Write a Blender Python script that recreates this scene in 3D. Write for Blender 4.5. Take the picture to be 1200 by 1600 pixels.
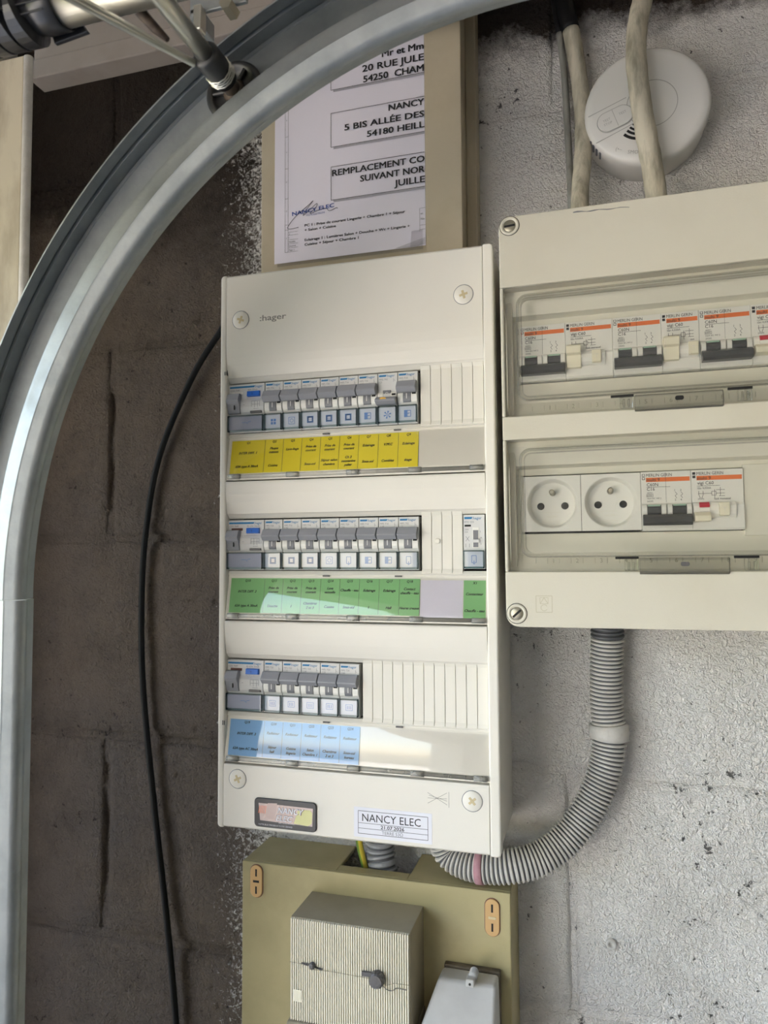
import bpy, bmesh, math, random
from math import pi, sin, cos, radians, sqrt, hypot
from mathutils import Vector, Matrix, noise, Euler
for o in list(bpy.data.objects): bpy.data.objects.remove(o)
C = bpy.context.scene.collection
SC = bpy.context.scene
rnd = random.Random(7)
# All lengths below are millimetres in wall coordinates: x along the wall (0 = left edge of the consumer unit),
# y out of the wall (negative towards the room), z up (0 = top edge of the consumer unit, 1750 mm above the floor).
ZF = 1750.0
# ---------------------------------------------------------------- camera
CAM = Vector((326.437, -685.179, -255.573)); FPX = 1132.69
EUL = Euler((pi/2+0.05625, 0.005767, 0.283721), 'XYZ')
cam = bpy.data.cameras.new('camera'); co = bpy.data.objects.new('camera', cam); C.objects.link(co)
co.location = (CAM.x/1000, CAM.y/1000, (CAM.z+ZF)/1000); co.rotation_euler = EUL
cam.sensor_fit = 'VERTICAL'; cam.sensor_height = 36; cam.lens = FPX*36/1600; cam.clip_start = 0.01; cam.clip_end = 200
cam.dof.use_dof = True; cam.dof.focus_distance = 0.60; cam.dof.aperture_fstop = 7.5
SC.camera = co
RM = EUL.to_matrix()
def at(u, v, y):                       # point of the photograph at a given distance from the wall, in mm
    d = RM @ Vector(((u-600)/FPX, (800-v)/FPX, -1.0)); t = (y-CAM.y)/d.y
    return CAM + d*t
# ---------------------------------------------------------------- light
w = bpy.data.worlds.new('sky'); SC.world = w; w.use_nodes = True
nt = w.node_tree; nt.nodes.clear()
sky = nt.nodes.new('ShaderNodeTexSky'); sky.sky_type = 'NISHITA'; sky.sun_disc = False
sky.sun_elevation = radians(48); sky.sun_rotation = radians(80); sky.air_density = 1.2; sky.dust_density = 2.0
bg = nt.nodes.new('ShaderNodeBackground'); bg.inputs[1].default_value = 0.55
wo = nt.nodes.new('ShaderNodeOutputWorld')
tn = nt.nodes.new('ShaderNodeMix'); tn.data_type = 'RGBA'; tn.blend_type = 'MULTIPLY'; tn.inputs[0].default_value = 1; tn.inputs[7].default_value = (1.14, .98, .90, 1)
nt.links.new(sky.outputs[0], tn.inputs[6]); nt.links.new(tn.outputs[2], bg.inputs[0]); nt.links.new(bg.outputs[0], wo.inputs[0])
sl = bpy.data.lights.new('sun', 'SUN'); sl.energy = 9; sl.angle = radians(0.6); sl.color = (1, .95, .88)
so = bpy.data.objects.new('sun', sl); C.objects.link(so); so.rotation_euler = (radians(15), radians(42), 0)
pl = bpy.data.lights.new('door_portal', 'AREA'); pl.shape = 'RECTANGLE'; pl.size = 3.25; pl.size_y = 1.85
pl.cycles.is_portal = True
po = bpy.data.objects.new('door_portal', pl); C.objects.link(po); po.location = (-.33, -1.74, .88); po.rotation_euler = (pi/2, 0, -pi/2)
SC.view_settings.view_transform = 'Standard'; SC.view_settings.look = 'None'; SC.view_settings.gamma = 1
SC.view_settings.exposure = 1.78
# ---------------------------------------------------------------- materials
def s2l(c): return tuple(((x/12.92) if x <= .04045 else ((x+.055)/1.055)**2.4) for x in c)
def hexc(r, g, b): return s2l((r/255, g/255, b/255))
MATS = {}
class NB:
    def __init__(s, name):
        s.m = bpy.data.materials.new(name); s.m.use_nodes = True; s.t = s.m.node_tree; s.t.nodes.clear()
        s.out = s.n('ShaderNodeOutputMaterial')
    def n(s, t, **k):
        x = s.t.nodes.new(t)
        for a, b in k.items(): setattr(x, a, b)
        return x
    def l(s, a, b): s.t.links.new(a, b)
    def noise(s, scale, detail=4, rough=.55, vec=None, dist=0):
        x = s.n('ShaderNodeTexNoise'); x.inputs['Scale'].default_value = scale; x.inputs['Detail'].default_value = detail
        x.inputs['Roughness'].default_value = rough; x.inputs['Distortion'].default_value = dist
        if vec is not None: s.l(vec, x.inputs['Vector'])
        return x.outputs[0]
    def ramp(s, f, stops):
        x = s.n('ShaderNodeValToRGB'); e = x.color_ramp.elements
        while len(e) < len(stops): e.new(.5)
        for i, (p, c) in enumerate(stops):
            e[i].position = p; e[i].color = (c if len(c) == 4 else (*c, 1)) if not isinstance(c, (int, float)) else (c, c, c, 1)
        s.l(f, x.inputs[0]); return x.outputs[0]
    def mix(s, f, a, b, mode='MIX'):
        x = s.n('ShaderNodeMix', data_type='RGBA', blend_type=mode)
        for i, v in ((0, f), (6, a), (7, b)):
            if isinstance(v, (int, float)): x.inputs[i].default_value = v if i == 0 else (v, v, v, 1)
            elif isinstance(v, tuple): x.inputs[i].default_value = (*v[:3], 1)
            else: s.l(v, x.inputs[i])
        return x.outputs[2]
    def math(s, op, a, b=0, clamp=False):
        x = s.n('ShaderNodeMath', operation=op, use_clamp=clamp)
        for i, v in enumerate((a, b)):
            if isinstance(v, (int, float)): x.inputs[i].default_value = v
            else: s.l(v, x.inputs[i])
        return x.outputs[0]
def mat(name, col, rough=.5, metal=0, wear=0, wearcol=None, scale=8, bump=0, bscale=400, spec=.5, streak=None, rvar=0):
    """plain procedural material: colour, optional blotchy wear, fine bump"""
    if name in MATS: return MATS[name]
    b = NB(name); p = b.n('ShaderNodeBsdfPrincipled'); b.l(p.outputs[0], b.out.inputs[0])
    g = b.n('ShaderNodeNewGeometry'); pos = g.outputs['Position']
    if streak:
        mp = b.n('ShaderNodeMapping'); mp.inputs['Scale'].default_value = streak; b.l(pos, mp.inputs[0]); pos = mp.outputs[0]
    c = col
    if wear:
        f = b.ramp(b.noise(scale, 6, .6, pos), [(.42, 0.0), (.68, 1.0)])
        f = b.math('MULTIPLY', f, wear)
        c = b.mix(f, col, wearcol or tuple(x*.6 for x in col))
        b.l(c, p.inputs['Base Color'])
    else: p.inputs['Base Color'].default_value = (*col, 1)
    p.inputs['Roughness'].default_value = rough; p.inputs['Metallic'].default_value = metal
    if rvar:
        b.l(b.math('ADD', b.math('MULTIPLY', b.noise(scale*3, 4, .6, pos), rvar), rough-rvar/2), p.inputs['Roughness'])
    p.inputs['Specular IOR Level'].default_value = spec
    if bump:
        bn = b.n('ShaderNodeBump'); bn.inputs['Strength'].default_value = bump; bn.inputs['Distance'].default_value = .0005
        b.l(b.noise(bscale, 3, .5, pos), bn.inputs['Height']); b.l(bn.outputs[0], p.inputs['Normal'])
    MATS[name] = b.m; return b.m
def clear(name, tint=(1, 1, 1), rough=.02, ior=1.5, dirt=.0, boost=1.0, edge=0):
    if name in MATS: return MATS[name]
    b = NB(name); fr = b.n('ShaderNodeFresnel'); fr.inputs[0].default_value = ior
    tr = b.n('ShaderNodeBsdfTransparent'); tr.inputs[0].default_value = (*tint, 1)
    gl = b.n('ShaderNodeBsdfGlossy'); gl.inputs['Roughness'].default_value = rough
    if edge:
        lw = b.n('ShaderNodeLayerWeight'); lw.inputs[0].default_value = .35
        b.l(b.mix(b.math('MULTIPLY', lw.outputs[1], edge), (*tint,), tuple(x*.35 for x in tint)), tr.inputs[0])
    m = b.n('ShaderNodeMixShader'); b.l(b.math('MULTIPLY', fr.outputs[0], boost, True), m.inputs[0]); b.l(tr.outputs[0], m.inputs[1]); b.l(gl.outputs[0], m.inputs[2])
    o = m.outputs[0]
    if dirt:
        df = b.n('ShaderNodeBsdfDiffuse'); df.inputs[0].default_value = (.78, .76, .70, 1)
        g = b.n('ShaderNodeNewGeometry')
        m2 = b.n('ShaderNodeMixShader'); b.l(b.math('MULTIPLY', b.ramp(b.noise(25, 5, .65, g.outputs['Position']), [(.3, .4), (.75, 1.0)]), dirt), m2.inputs[0])
        b.l(o, m2.inputs[1]); b.l(df.outputs[0], m2.inputs[2]); o = m2.outputs[0]
    b.l(o, b.out.inputs[0]); MATS[name] = b.m; return b.m
M = {}
M['white'] = mat('white_plastic', hexc(231, 227, 217), .38, wear=.12, wearcol=hexc(205, 198, 182), scale=9, bump=.12, bscale=900)
M['blank'] = mat('blank_plastic', hexc(232, 228, 217), .42, bump=.1, bscale=900)
M['cream'] = mat('cream_plastic', hexc(214, 209, 193), .42, wear=.3, wearcol=hexc(196, 188, 166), scale=12, bump=.15, bscale=700)
M['creamin'] = mat('cream_inner_plastic', hexc(230, 227, 212), .5)
M['beige'] = mat('old_beige_plastic', hexc(190, 179, 156), .5, wear=.5, wearcol=hexc(165, 153, 128), scale=14, bump=.2, bscale=600)
M['olive'] = mat('yellowed_plastic', hexc(178, 167, 124), .5, wear=.6, wearcol=hexc(142, 131, 92), scale=10, bump=.2, bscale=500)
M['ribbed'] = mat('aged_cream_plastic', hexc(240, 234, 216), .5, wear=.3, wearcol=hexc(214, 206, 184), scale=16)
M['ribdark'] = mat('dark_cream_plastic', hexc(160, 152, 130), .6, wear=.5, wearcol=hexc(132, 124, 104), scale=20)  # darker cream of the casing, also the floor between the ribs
M['greybox'] = mat('light_grey_plastic', hexc(192, 192, 190), .45, wear=.35, wearcol=hexc(160, 160, 158), scale=30)
M['dustybrown'] = mat('dusty_brown_base', hexc(92, 82, 68), .8, wear=.5, wearcol=hexc(140, 128, 108), scale=60)
M['device'] = mat('device_grey_plastic', hexc(214, 214, 212), .42)
M['devwhite'] = mat('device_white_plastic', hexc(236, 235, 228), .4)
M['ivory'] = mat('ivory_plastic', hexc(240, 234, 210), .4)
M['lever'] = mat('lever_grey_plastic', hexc(146, 147, 152), .36)
M['leverdk'] = mat('lever_dark_plastic', hexc(118, 119, 124), .4)
M['black'] = mat('black_lever_plastic', hexc(58, 60, 63), .35, wear=.25, wearcol=hexc(95, 95, 92), scale=60)
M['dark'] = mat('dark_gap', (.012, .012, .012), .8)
M['ink'] = mat('black_ink', (.015, .015, .018), .6)
M['greyink'] = mat('grey_ink', hexc(120, 122, 128), .6)
M['logogrey'] = mat('logo_grey_ink', hexc(140, 137, 130), .55)
M['blueink'] = mat('blue_ink', hexc(20, 118, 172), .5)
M['navyink'] = mat('navy_stamp_ink', hexc(45, 75, 150), .6)
M['pict'] = mat('pictogram_blue_ink', hexc(110, 150, 212), .5)
M['bluebtn'] = mat('blue_button_plastic', hexc(40, 105, 200), .35)
M['brown'] = mat('brown_indicator_plastic', hexc(110, 70, 62), .5)
M['orange'] = mat('orange_print', hexc(236, 118, 50), .5)
M['red'] = mat('red_plastic', hexc(205, 38, 62), .4)
M['yellow'] = mat('yellow_card', hexc(240, 222, 40), .6, wear=.1, wearcol=hexc(238, 225, 90), scale=20)
M['green'] = mat('green_card', hexc(142, 200, 134), .6)
M['blue'] = mat('blue_card', hexc(140, 188, 232), .6)
M['lilac'] = mat('lilac_white_paper', hexc(228, 224, 235), .7)
M['whitepaper'] = mat('white_paper', hexc(232, 232, 240), .6)
M['pictcard'] = mat('pictogram_card', hexc(222, 225, 236), .5)
M['greycard'] = mat('grey_lilac_card', hexc(184, 186, 204), .5)
M['metal'] = mat('galvanised_steel', hexc(164, 168, 169), .58, 1, wear=.45, wearcol=hexc(126, 132, 134), scale=30, bump=.25, bscale=300, rvar=.25)
M['chrome'] = mat('zinc_plated_steel', hexc(205, 203, 194), .34, 1, wear=.2, wearcol=hexc(170, 166, 154), scale=50, rvar=.1)
M['screw'] = mat('screw_steel', hexc(170, 165, 150), .4, 1)
M['gold'] = mat('brass_cross_slot', hexc(206, 190, 150), .45)
M['rubber'] = mat('black_rubber', (.018, .018, .018), .42)
M['cable'] = mat('black_cable_sheath', (.006, .006, .0065), .55, spec=.3)
M['blkplastic'] = mat('black_gloss_plastic', (.02, .02, .022), .3)
M['paint'] = mat('white_wash_paint', hexc(205, 202, 196), .75, wear=.35, wearcol=hexc(150, 146, 138), scale=70, bump=.5, bscale=700)
M['conduitgrey'] = mat('grey_conduit_plastic', hexc(92, 94, 98), .45)
M['conduitlt'] = mat('light_grey_conduit_plastic', hexc(152, 154, 158), .35)
M['paintcable'] = mat('paint_covered_sheath', hexc(200, 193, 174), .75, wear=.8, wearcol=hexc(128, 124, 108), scale=120, bump=.8, bscale=500, streak=(1, 1, .22))
M['pink'] = mat('pink_tape', hexc(176, 130, 140), .6, wear=.5, wearcol=hexc(205, 170, 176), scale=90)
M['earthg'] = mat('green_insulation', hexc(110, 140, 60), .4)
M['earthy'] = mat('yellow_insulation', hexc(215, 195, 70), .4)
M['capor'] = mat('orange_beige_cap', hexc(205, 166, 112), .45)
M['detector'] = mat('detector_white_plastic', hexc(226, 224, 220), .35)
M['beam'] = mat('painted_board', hexc(140, 131, 124), .7, wear=.4, wearcol=hexc(112, 102, 94), scale=20)
M['post'] = mat('weathered_board', hexc(172, 163, 142), .7, wear=.9, wearcol=hexc(112, 102, 82), scale=22, streak=(1, 1, .35), bump=.6, bscale=120)
M['knob'] = mat('dull_lead_grey', hexc(98, 96, 96), .5, .3, bump=.6, bscale=500)
M['rust'] = mat('rusty_steel', hexc(54, 42, 34), .7, .3, wear=.5, wearcol=hexc(120, 104, 84), scale=80)
M['plaster'] = mat('plain_garage_wall', hexc(214, 208, 198), .9)
M['floorm'] = mat('concrete_floor', hexc(128, 124, 118), .8, wear=.4, scale=2)
M['ceil'] = mat('ceiling_boards', hexc(215, 208, 196), .9)
M['doorm'] = mat('door_panel_paint', hexc(200, 198, 192), .6)
M['ground'] = mat('driveway_gravel', hexc(188, 184, 174), .9, wear=.4, wearcol=hexc(150, 146, 136), scale=1)
M['leaf'] = mat('hedge_leaves', hexc(104, 116, 78), .7, wear=.7, wearcol=hexc(60, 72, 44), scale=6)
M['flap'] = clear('clear_flap', (.995, .995, .995), .03, 1.5, boost=.8)
M['window'] = clear('clear_window', (.992, .992, .985), .02, 1.4, dirt=.02, boost=.8)
M['winedge'] = clear('clear_window_edge', (.94, .94, .92), .03, 1.4, dirt=.06, edge=.8)
M['holder'] = clear('clear_label_holder', (.97, .99, .99), .03, 1.5, edge=.3, boost=1.3)
M['holderedge'] = clear('clear_holder_edge', (.72, .86, .89), .06, 1.5, edge=.5)
M['pocket'] = clear('clear_plastic_pocket', (.93, .93, .93), .12, 1.5, dirt=.10)
M['hinge'] = clear('frosted_clear_hinge', (.97, .97, .95), .2, 1.5, dirt=.4)
def wall_material():
    b = NB('concrete_block'); p = b.n('ShaderNodeBsdfPrincipled'); b.l(p.outputs[0], b.out.inputs[0])
    g = b.n('ShaderNodeNewGeometry'); pos = g.outputs['Position']; sx = b.n('ShaderNodeSeparateXYZ'); b.l(pos, sx.inputs[0])
    n1 = b.noise(6, 4, .6, pos); n2 = b.noise(22, 6, .7, pos); n3 = b.noise(260, 3, .55, pos, 1.2); n4 = b.noise(700, 2, .5, pos, .6)
    # whitewash: painted from just left of the cabinets to the right, up to a ragged brush line under the lintel
    fx = b.math('SUBTRACT', sx.outputs[0], -.008); fx = b.math('ADD', b.math('MULTIPLY', fx, 26), b.math('MULTIPLY', b.math('SUBTRACT', n3, .5), 5))
    fx = b.math('ADD', fx, .5, True)
    fz = b.math('SUBTRACT', 1.75+.232, sx.outputs[2]); fz = b.math('ADD', b.math('MULTIPLY', fz, 30), b.math('MULTIPLY', b.math('SUBTRACT', n2, .5), 3.2))
    fz = b.math('ADD', fz, .5, True)
    paint = b.math('MULTIPLY', fx, fz)
    raw = b.mix(b.ramp(n1, [(.35, 0.0), (.65, 1.0)]), hexc(126, 112, 99), hexc(112, 102, 95))
    raw = b.mix(b.ramp(n2, [(.45, 0.0), (.75, .55)]), raw, hexc(80, 71, 64))
    # shade under the lintel painted into the bare concrete, with a ragged lower edge
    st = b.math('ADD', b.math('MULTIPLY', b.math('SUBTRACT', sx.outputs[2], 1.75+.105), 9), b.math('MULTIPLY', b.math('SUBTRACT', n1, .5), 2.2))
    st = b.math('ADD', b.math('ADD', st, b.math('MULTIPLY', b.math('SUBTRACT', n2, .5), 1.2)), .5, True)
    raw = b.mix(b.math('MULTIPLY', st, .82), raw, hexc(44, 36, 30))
    wash = b.mix(b.ramp(n2, [(.45, 0.0), (.7, .45)]), hexc(245, 242, 238), hexc(226, 222, 217))
    wash = b.mix(b.ramp(n1, [(.5, 0.0), (.72, .4)]), wash, hexc(200, 193, 184))
    col = b.mix(paint, raw, wash)
    # unpainted pinholes and pits stay dark
    n5 = b.noise(120, 4, .7, pos); patch = b.ramp(b.noise(11, 3, .6, pos), [(.45, 0.0), (.68, 1.0)])
    th = b.math('ADD', .318, b.math('MULTIPLY', patch, .10))
    pit = b.math('MULTIPLY', b.math('SUBTRACT', th, n5), 22, True)
    col = b.mix(b.math('MULTIPLY', pit, .85), col, hexc(50, 45, 42))
    b.l(col, p.inputs['Base Color']); p.inputs['Roughness'].default_value = .85; p.inputs['Specular IOR Level'].default_value = .25
    h = b.math('ADD', b.math('MULTIPLY', n3, .9), b.math('MULTIPLY', n4, .35))
    h = b.math('SUBTRACT', h, b.math('MULTIPLY', pit, .7))
    bn = b.n('ShaderNodeBump'); bn.inputs['Strength'].default_value = 1; bn.inputs['Distance'].default_value = .006
    b.l(h, bn.inputs['Height']); b.l(bn.outputs[0], p.inputs['Normal'])
    return b.m
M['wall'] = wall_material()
# ---------------------------------------------------------------- mesh helpers
class MB:
    def __init__(s): s.v = []; s.f = []; s.mi = []; s.m = 0; s.sm = set(); s.xf = None
    def addv(s, L):
        k = len(s.v)
        for p in L: s.v.append(tuple(s.xf @ Vector(p)) if s.xf else tuple(p))
        return k
    def face(s, idx, smooth=False):
        if smooth: s.sm.add(len(s.f))
        s.f.append(tuple(idx)); s.mi.append(s.m)
    def box(s, x0, x1, y0, y1, z0, z1):
        x0, x1 = sorted((x0, x1)); y0, y1 = sorted((y0, y1)); z0, z1 = sorted((z0, z1))
        k = s.addv([(x0,y0,z0),(x1,y0,z0),(x1,y1,z0),(x0,y1,z0),(x0,y0,z1),(x1,y0,z1),(x1,y1,z1),(x0,y1,z1)])
        for f in ((0,3,2,1),(4,5,6,7),(0,1,5,4),(1,2,6,5),(2,3,7,6),(3,0,4,7)): s.face([k+i for i in f])
        return s
    def prism(s, poly, axis, a, b, smooth=False):
        """poly in the two other axes (x: (y,z), y: (x,z), z: (x,y)), extruded from a to b"""
        def P(t, q): return {'x': (t, q[0], q[1]), 'y': (q[0], t, q[1]), 'z': (q[0], q[1], t)}[axis]
        n = len(poly); k = s.addv([P(a, q) for q in poly]+[P(b, q) for q in poly])
        for i in range(n):
            j = (i+1) % n; s.face((k+i, k+j, k+n+j, k+n+i), smooth)
        s.face([k+i for i in range(n)][::-1]); s.face([k+n+i for i in range(n)])
        return s
    def ring(s, outer, inner, axis, a, b):
        """tube wall between two outlines of equal count"""
        def P(t, q): return {'x': (t, q[0], q[1]), 'y': (q[0], t, q[1]), 'z': (q[0], q[1], t)}[axis]
        n = len(outer); k = s.addv([P(a, q) for q in outer]+[P(a, q) for q in inner]+[P(b, q) for q in outer]+[P(b, q) for q in inner])
        for i in range(n):
            j = (i+1) % n
            s.face((k+i, k+j, k+n+j, k+n+i)); s.face((k+2*n+j, k+2*n+i, k+3*n+i, k+3*n+j))
            s.face((k+j, k+i, k+2*n+i, k+2*n+j)); s.face((k+n+i, k+n+j, k+3*n+j, k+3*n+i))
        return s
    def sweep(s, path, rad, n=12, cap=True, smooth=True, mats=None, angoff=0):
        """tube along points; rad number or list; mats list per ring"""
        P = [Vector(p) for p in path]; k0 = None; N = len(P)
        T = [(P[min(i+1, N-1)]-P[max(i-1, 0)]).normalized() for i in range(N)]
        up = Vector((0, 1, 0)) if abs(T[0].y) < .9 else Vector((0, 0, 1))
        a = T[0].cross(up).normalized(); rings = []
        for i in range(N):
            if i:
                a = (a - T[i]*a.dot(T[i])).normalized()
            b = T[i].cross(a); r = rad[i] if isinstance(rad, (list, tuple)) else rad
            rings.append(s.addv([P[i]+a*r*cos(angoff+2*pi*j/n)+b*r*sin(angoff+2*pi*j/n) for j in range(n)]))
        for i in range(N-1):
            if mats: s.m = mats[i]
            for j in range(n):
                jj = (j+1) % n; s.face((rings[i]+j, rings[i]+jj, rings[i+1]+jj, rings[i+1]+j), smooth)
        if cap:
            s.face([rings[0]+j for j in range(n)][::-1]); s.face([rings[-1]+j for j in range(n)])
        return s
    def cyl(s, p0, p1, r0, r1=None, n=16):
        return s.sweep([p0, p1], [r0, r0 if r1 is None else r1], n, smooth=n > 8)
    def lathe(s, prof, c, n=48, smooth=True, axis='y'):
        """prof: (radius, y offset) around an axis through c parallel to y"""
        rings = []
        for r, y in prof:
            rings.append(s.addv([(c[0]+r*cos(2*pi*j/n), c[1]+y, c[2]+r*sin(2*pi*j/n)) for j in range(n)]))
        for i in range(len(prof)-1):
            for j in range(n):
                jj = (j+1) % n; s.face((rings[i]+j, rings[i]+jj, rings[i+1]+jj, rings[i+1]+j), smooth)
        for R, rv in ((rings[0], False), (rings[-1], True)):
            L = [R+j for j in range(n)]; s.face(L if not rv else L[::-1])
        return s
    def text(s, st, x, y, z, size, align='L', bold=0, shear=0, width=None, sx=1, rot=0, fit=False):
        """flat lettering facing -y; size = cap height in mm; (x,z) = baseline start/centre/end"""
        V, F, wd = glyphs(st, 0, shear)
        k = size/.72; kx = k*sx
        if width and (fit or wd*kx > width): kx = width/wd
        off = {'L': 0, 'C': -wd*kx/2, 'R': -wd*kx}[align]; c, n_ = cos(rot), sin(rot)
        for e, (ea, eb) in enumerate(((0, 0), (bold, 0), (bold, bold*.6), (0, bold*.6)) if bold else ((0, 0),)):     # heavier strokes: overprinted
            b = s.addv([(x+((a+ea)*kx+off)*c-(q+eb)*k*n_, y-.004*e, z+((a+ea)*kx+off)*n_+(q+eb)*k*c) for a, q in V])
            for f in F: s.face([b+i for i in f])
        return s
    def build(s, name, m, parent=None, bevel=0, seg=2, loc=None):
        me = bpy.data.meshes.new(name); o = bpy.data.objects.new(name, me); C.objects.link(o)
        org = Vector(parent['org']) if parent is not None else Vector(loc or (0, 0, 0))
        wz = ZF if parent is None else 0
        me.from_pydata([((p[0]-org.x)/1000, (p[1]-org.y)/1000, (p[2]-org.z)/1000) for p in s.v], [], s.f)
        for q in (m if isinstance(m, (list, tuple)) else [m]): me.materials.append(q)
        me.polygons.foreach_set('material_index', s.mi)
        me.polygons.foreach_set('use_smooth', [i in s.sm for i in range(len(s.f))])
        if parent is not None:
            o.parent = parent
        else:
            o.location = (org.x/1000, org.y/1000, (org.z+ZF)/1000)
        o['org'] = tuple(org)
        if bevel:
            bm = bmesh.new(); bm.from_mesh(me); bmesh.ops.recalc_face_normals(bm, faces=bm.faces)
            ed = [e for e in bm.edges if len(e.link_faces) == 2 and e.calc_face_angle(0) > radians(32)]
            bmesh.ops.bevel(bm, geom=ed, offset=bevel/1000, segments=seg, affect='EDGES', profile=.5, clamp_overlap=True)
            bm.to_mesh(me); bm.free()
        me.update(); return o
GL = {}
def glyphs(st, bold=0, shear=0):
    key = (st, bold, shear)
    if key not in GL:
        cu = bpy.data.curves.new('t', 'FONT'); cu.body = st; cu.size = 1; cu.offset = bold; cu.shear = shear; cu.resolution_u = 2; cu.fill_mode = 'FRONT'
        ob = bpy.data.objects.new('t', cu); C.objects.link(ob)
        bpy.context.view_layer.update(); dg = bpy.context.evaluated_depsgraph_get(); me = bpy.data.meshes.new_from_object(ob.evaluated_get(dg))
        V = [(v.co.x, v.co.y) for v in me.vertices]; F = [tuple(p.vertices) for p in me.polygons]
        x0 = min((v[0] for v in V), default=0); x1 = max((v[0] for v in V), default=0)
        V = [(a-x0, b) for a, b in V]
        GL[key] = (V, F, x1-x0); bpy.data.objects.remove(ob); bpy.data.curves.remove(cu); bpy.data.meshes.remove(me)
    return GL[key]
def rrect(x0, x1, z0, z1, r, n=5):
    x0, x1 = sorted((x0, x1)); z0, z1 = sorted((z0, z1)); L = []
    for cx, cz, a in ((x1-r, z1-r, 0), (x0+r, z1-r, 90), (x0+r, z0+r, 180), (x1-r, z0+r, 270)):
        for i in range(n+1):
            t = radians(a+90*i/n); L.append((cx+r*cos(t), cz+r*sin(t)))
    return L
def arcp(cx, cz, r, a0, a1, n=6): return [(cx+r*cos(radians(a0+(a1-a0)*i/n)), cz+r*sin(radians(a0+(a1-a0)*i/n))) for i in range(n+1)]
def thing(name, label, cat, loc, group=None, kind=None):
    o = bpy.data.objects.new(name, None); C.objects.link(o); o.empty_display_size = .01
    o.location = (loc[0]/1000, loc[1]/1000, (loc[2]+ZF)/1000); o['org'] = tuple(float(q) for q in loc)
    if label: o['label'] = label; o['category'] = cat
    if group: o['group'] = group
    if kind: o['kind'] = kind
    return o
def tag(o, label, cat, group=None):
    o['label'] = label; o['category'] = cat
    if group: o['group'] = group
    return o
def smoothpath(P, n=8):
    """Catmull-Rom through points"""
    P = [Vector(p) for p in P]; Q = [P[0]*2-P[1]]+P+[P[-1]*2-P[-2]]; out = []
    for i in range(1, len(Q)-2):
        a, b, c, d = Q[i-1:i+3]
        for k in range(n):
            t = k/n; out.append(.5*((2*b)+(c-a)*t+(2*a-5*b+4*c-d)*t*t+(3*b-a-3*c+d)*t**3))
    out.append(P[-1]); return out
def resample(P, step):
    L = [0]
    for a, b in zip(P, P[1:]): L.append(L[-1]+(b-a).length)
    n = max(2, int(L[-1]/step)); out = []; j = 0
    for i in range(n+1):
        t = L[-1]*i/n
        while j < len(L)-2 and L[j+1] < t: j += 1
        f = (t-L[j])/max(1e-9, L[j+1]-L[j]); out.append(P[j].lerp(P[j+1], min(1, f)))
    return out
# ================================================================ SETTING: the garage
def struct(name, mb, m, loc=(0, 0, 0), **k):
    o = mb.build(name, m, None, loc=loc, **k); o['kind'] = 'structure'; return o
# block wall: recessed mortar with the blocks standing in it
JZ = [-1750, -1520, -1305, -1090, -876, -662, -453, -238, -24, 168, 378, 560]
def relief(x, z, s=1):
    p = Vector((x/1000, 3.1, z/1000))
    v = noise.fractal(p*9, .9, 2.1, 3)*2.2 + noise.fractal(p*55, .8, 2.1, 3)*1.0 + noise.noise(p*170)*.55
    return v*s
wall = thing('wall_back', None, None, (0, 0, 0), kind='structure')
def crack(x, z): return 3.2 if (abs(x-300) < 4.5 and z < -470) or (abs(x+190) < 4.5 and (-205 < z < -70 or -640 < z < -480)) else 0
mo = MB(); nx, nz = 265, 150
X0, X1, Z0, Z1 = -440, 620, -905, 460
k = mo.addv([(X0+(X1-X0)*i/nx, 3.9+crack(X0+(X1-X0)*i/nx, Z0+(Z1-Z0)*j/nz)+2.8*noise.noise(Vector(((X0+(X1-X0)*i/nx)/38, 7, (Z0+(Z1-Z0)*j/nz)/38))) - relief(X0+(X1-X0)*i/nx, Z0+(Z1-Z0)*j/nz, .5), Z0+(Z1-Z0)*j/nz) for j in range(nz+1) for i in range(nx+1)])
for j in range(nz):
    for i in range(nx): a = k+j*(nx+1)+i; mo.face((a, a+1, a+nx+2, a+nx+1), True)
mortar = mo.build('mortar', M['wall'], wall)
bk = MB().box(-500, 5200, 20, 200, -1750, 620).build('masonry', M['plaster'], wall)
def block(x0, x1, z0, z1, fine):
    g = 2.6 if fine else 60
    mb = MB(); a0, a1, b0, b1 = x0+2.2, x1-2.2, z0+2.2, z1-2.2
    nx = max(2, int((a1-a0)/g)); nz = max(2, int((b1-b0)/g)); idx = []
    L = []
    for j in range(nz+1):
        for i in range(nx+1):
            x = a0+(a1-a0)*i/nx; z = b0+(b1-b0)*j/nz
            e = min(i, nx-i, j, nz-j)*g
            if fine:
                y = -relief(x, z)*.9
                ed = max(0, 1-e/11.0)
                y += ed*ed*(3.2+3.5*max(0, noise.noise(Vector((x/30, 2, z/30)))))
                if e == 0: y += 4
                c = noise.noise(Vector((x/7, 9, z/7)))
                if c > .45: y += (c-.45)*9
            else: y = 0
            L.append((x, y, z))
    k = mb.addv(L)
    for j in range(nz):
        for i in range(nx): a = k+j*(nx+1)+i; mb.face((a, a+1, a+nx+2, a+nx+1), True)
    # sides going back into the mortar
    border = [i for i in range(nx+1)]+[j*(nx+1)+nx for j in range(1, nz+1)]+[nz*(nx+1)+i for i in range(nx-1, -1, -1)]+[j*(nx+1) for j in range(nz-1, 0, -1)]
    b = mb.addv([(L[i][0], 14, L[i][2]) for i in border]); n = len(border)
    for q in range(n): r = (q+1) % n; mb.face((k+border[q], b+q, b+r, k+border[r]))
    mb.face([b+q for q in range(n)])
    return mb.build('concrete_block', M['wall'], wall)
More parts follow.
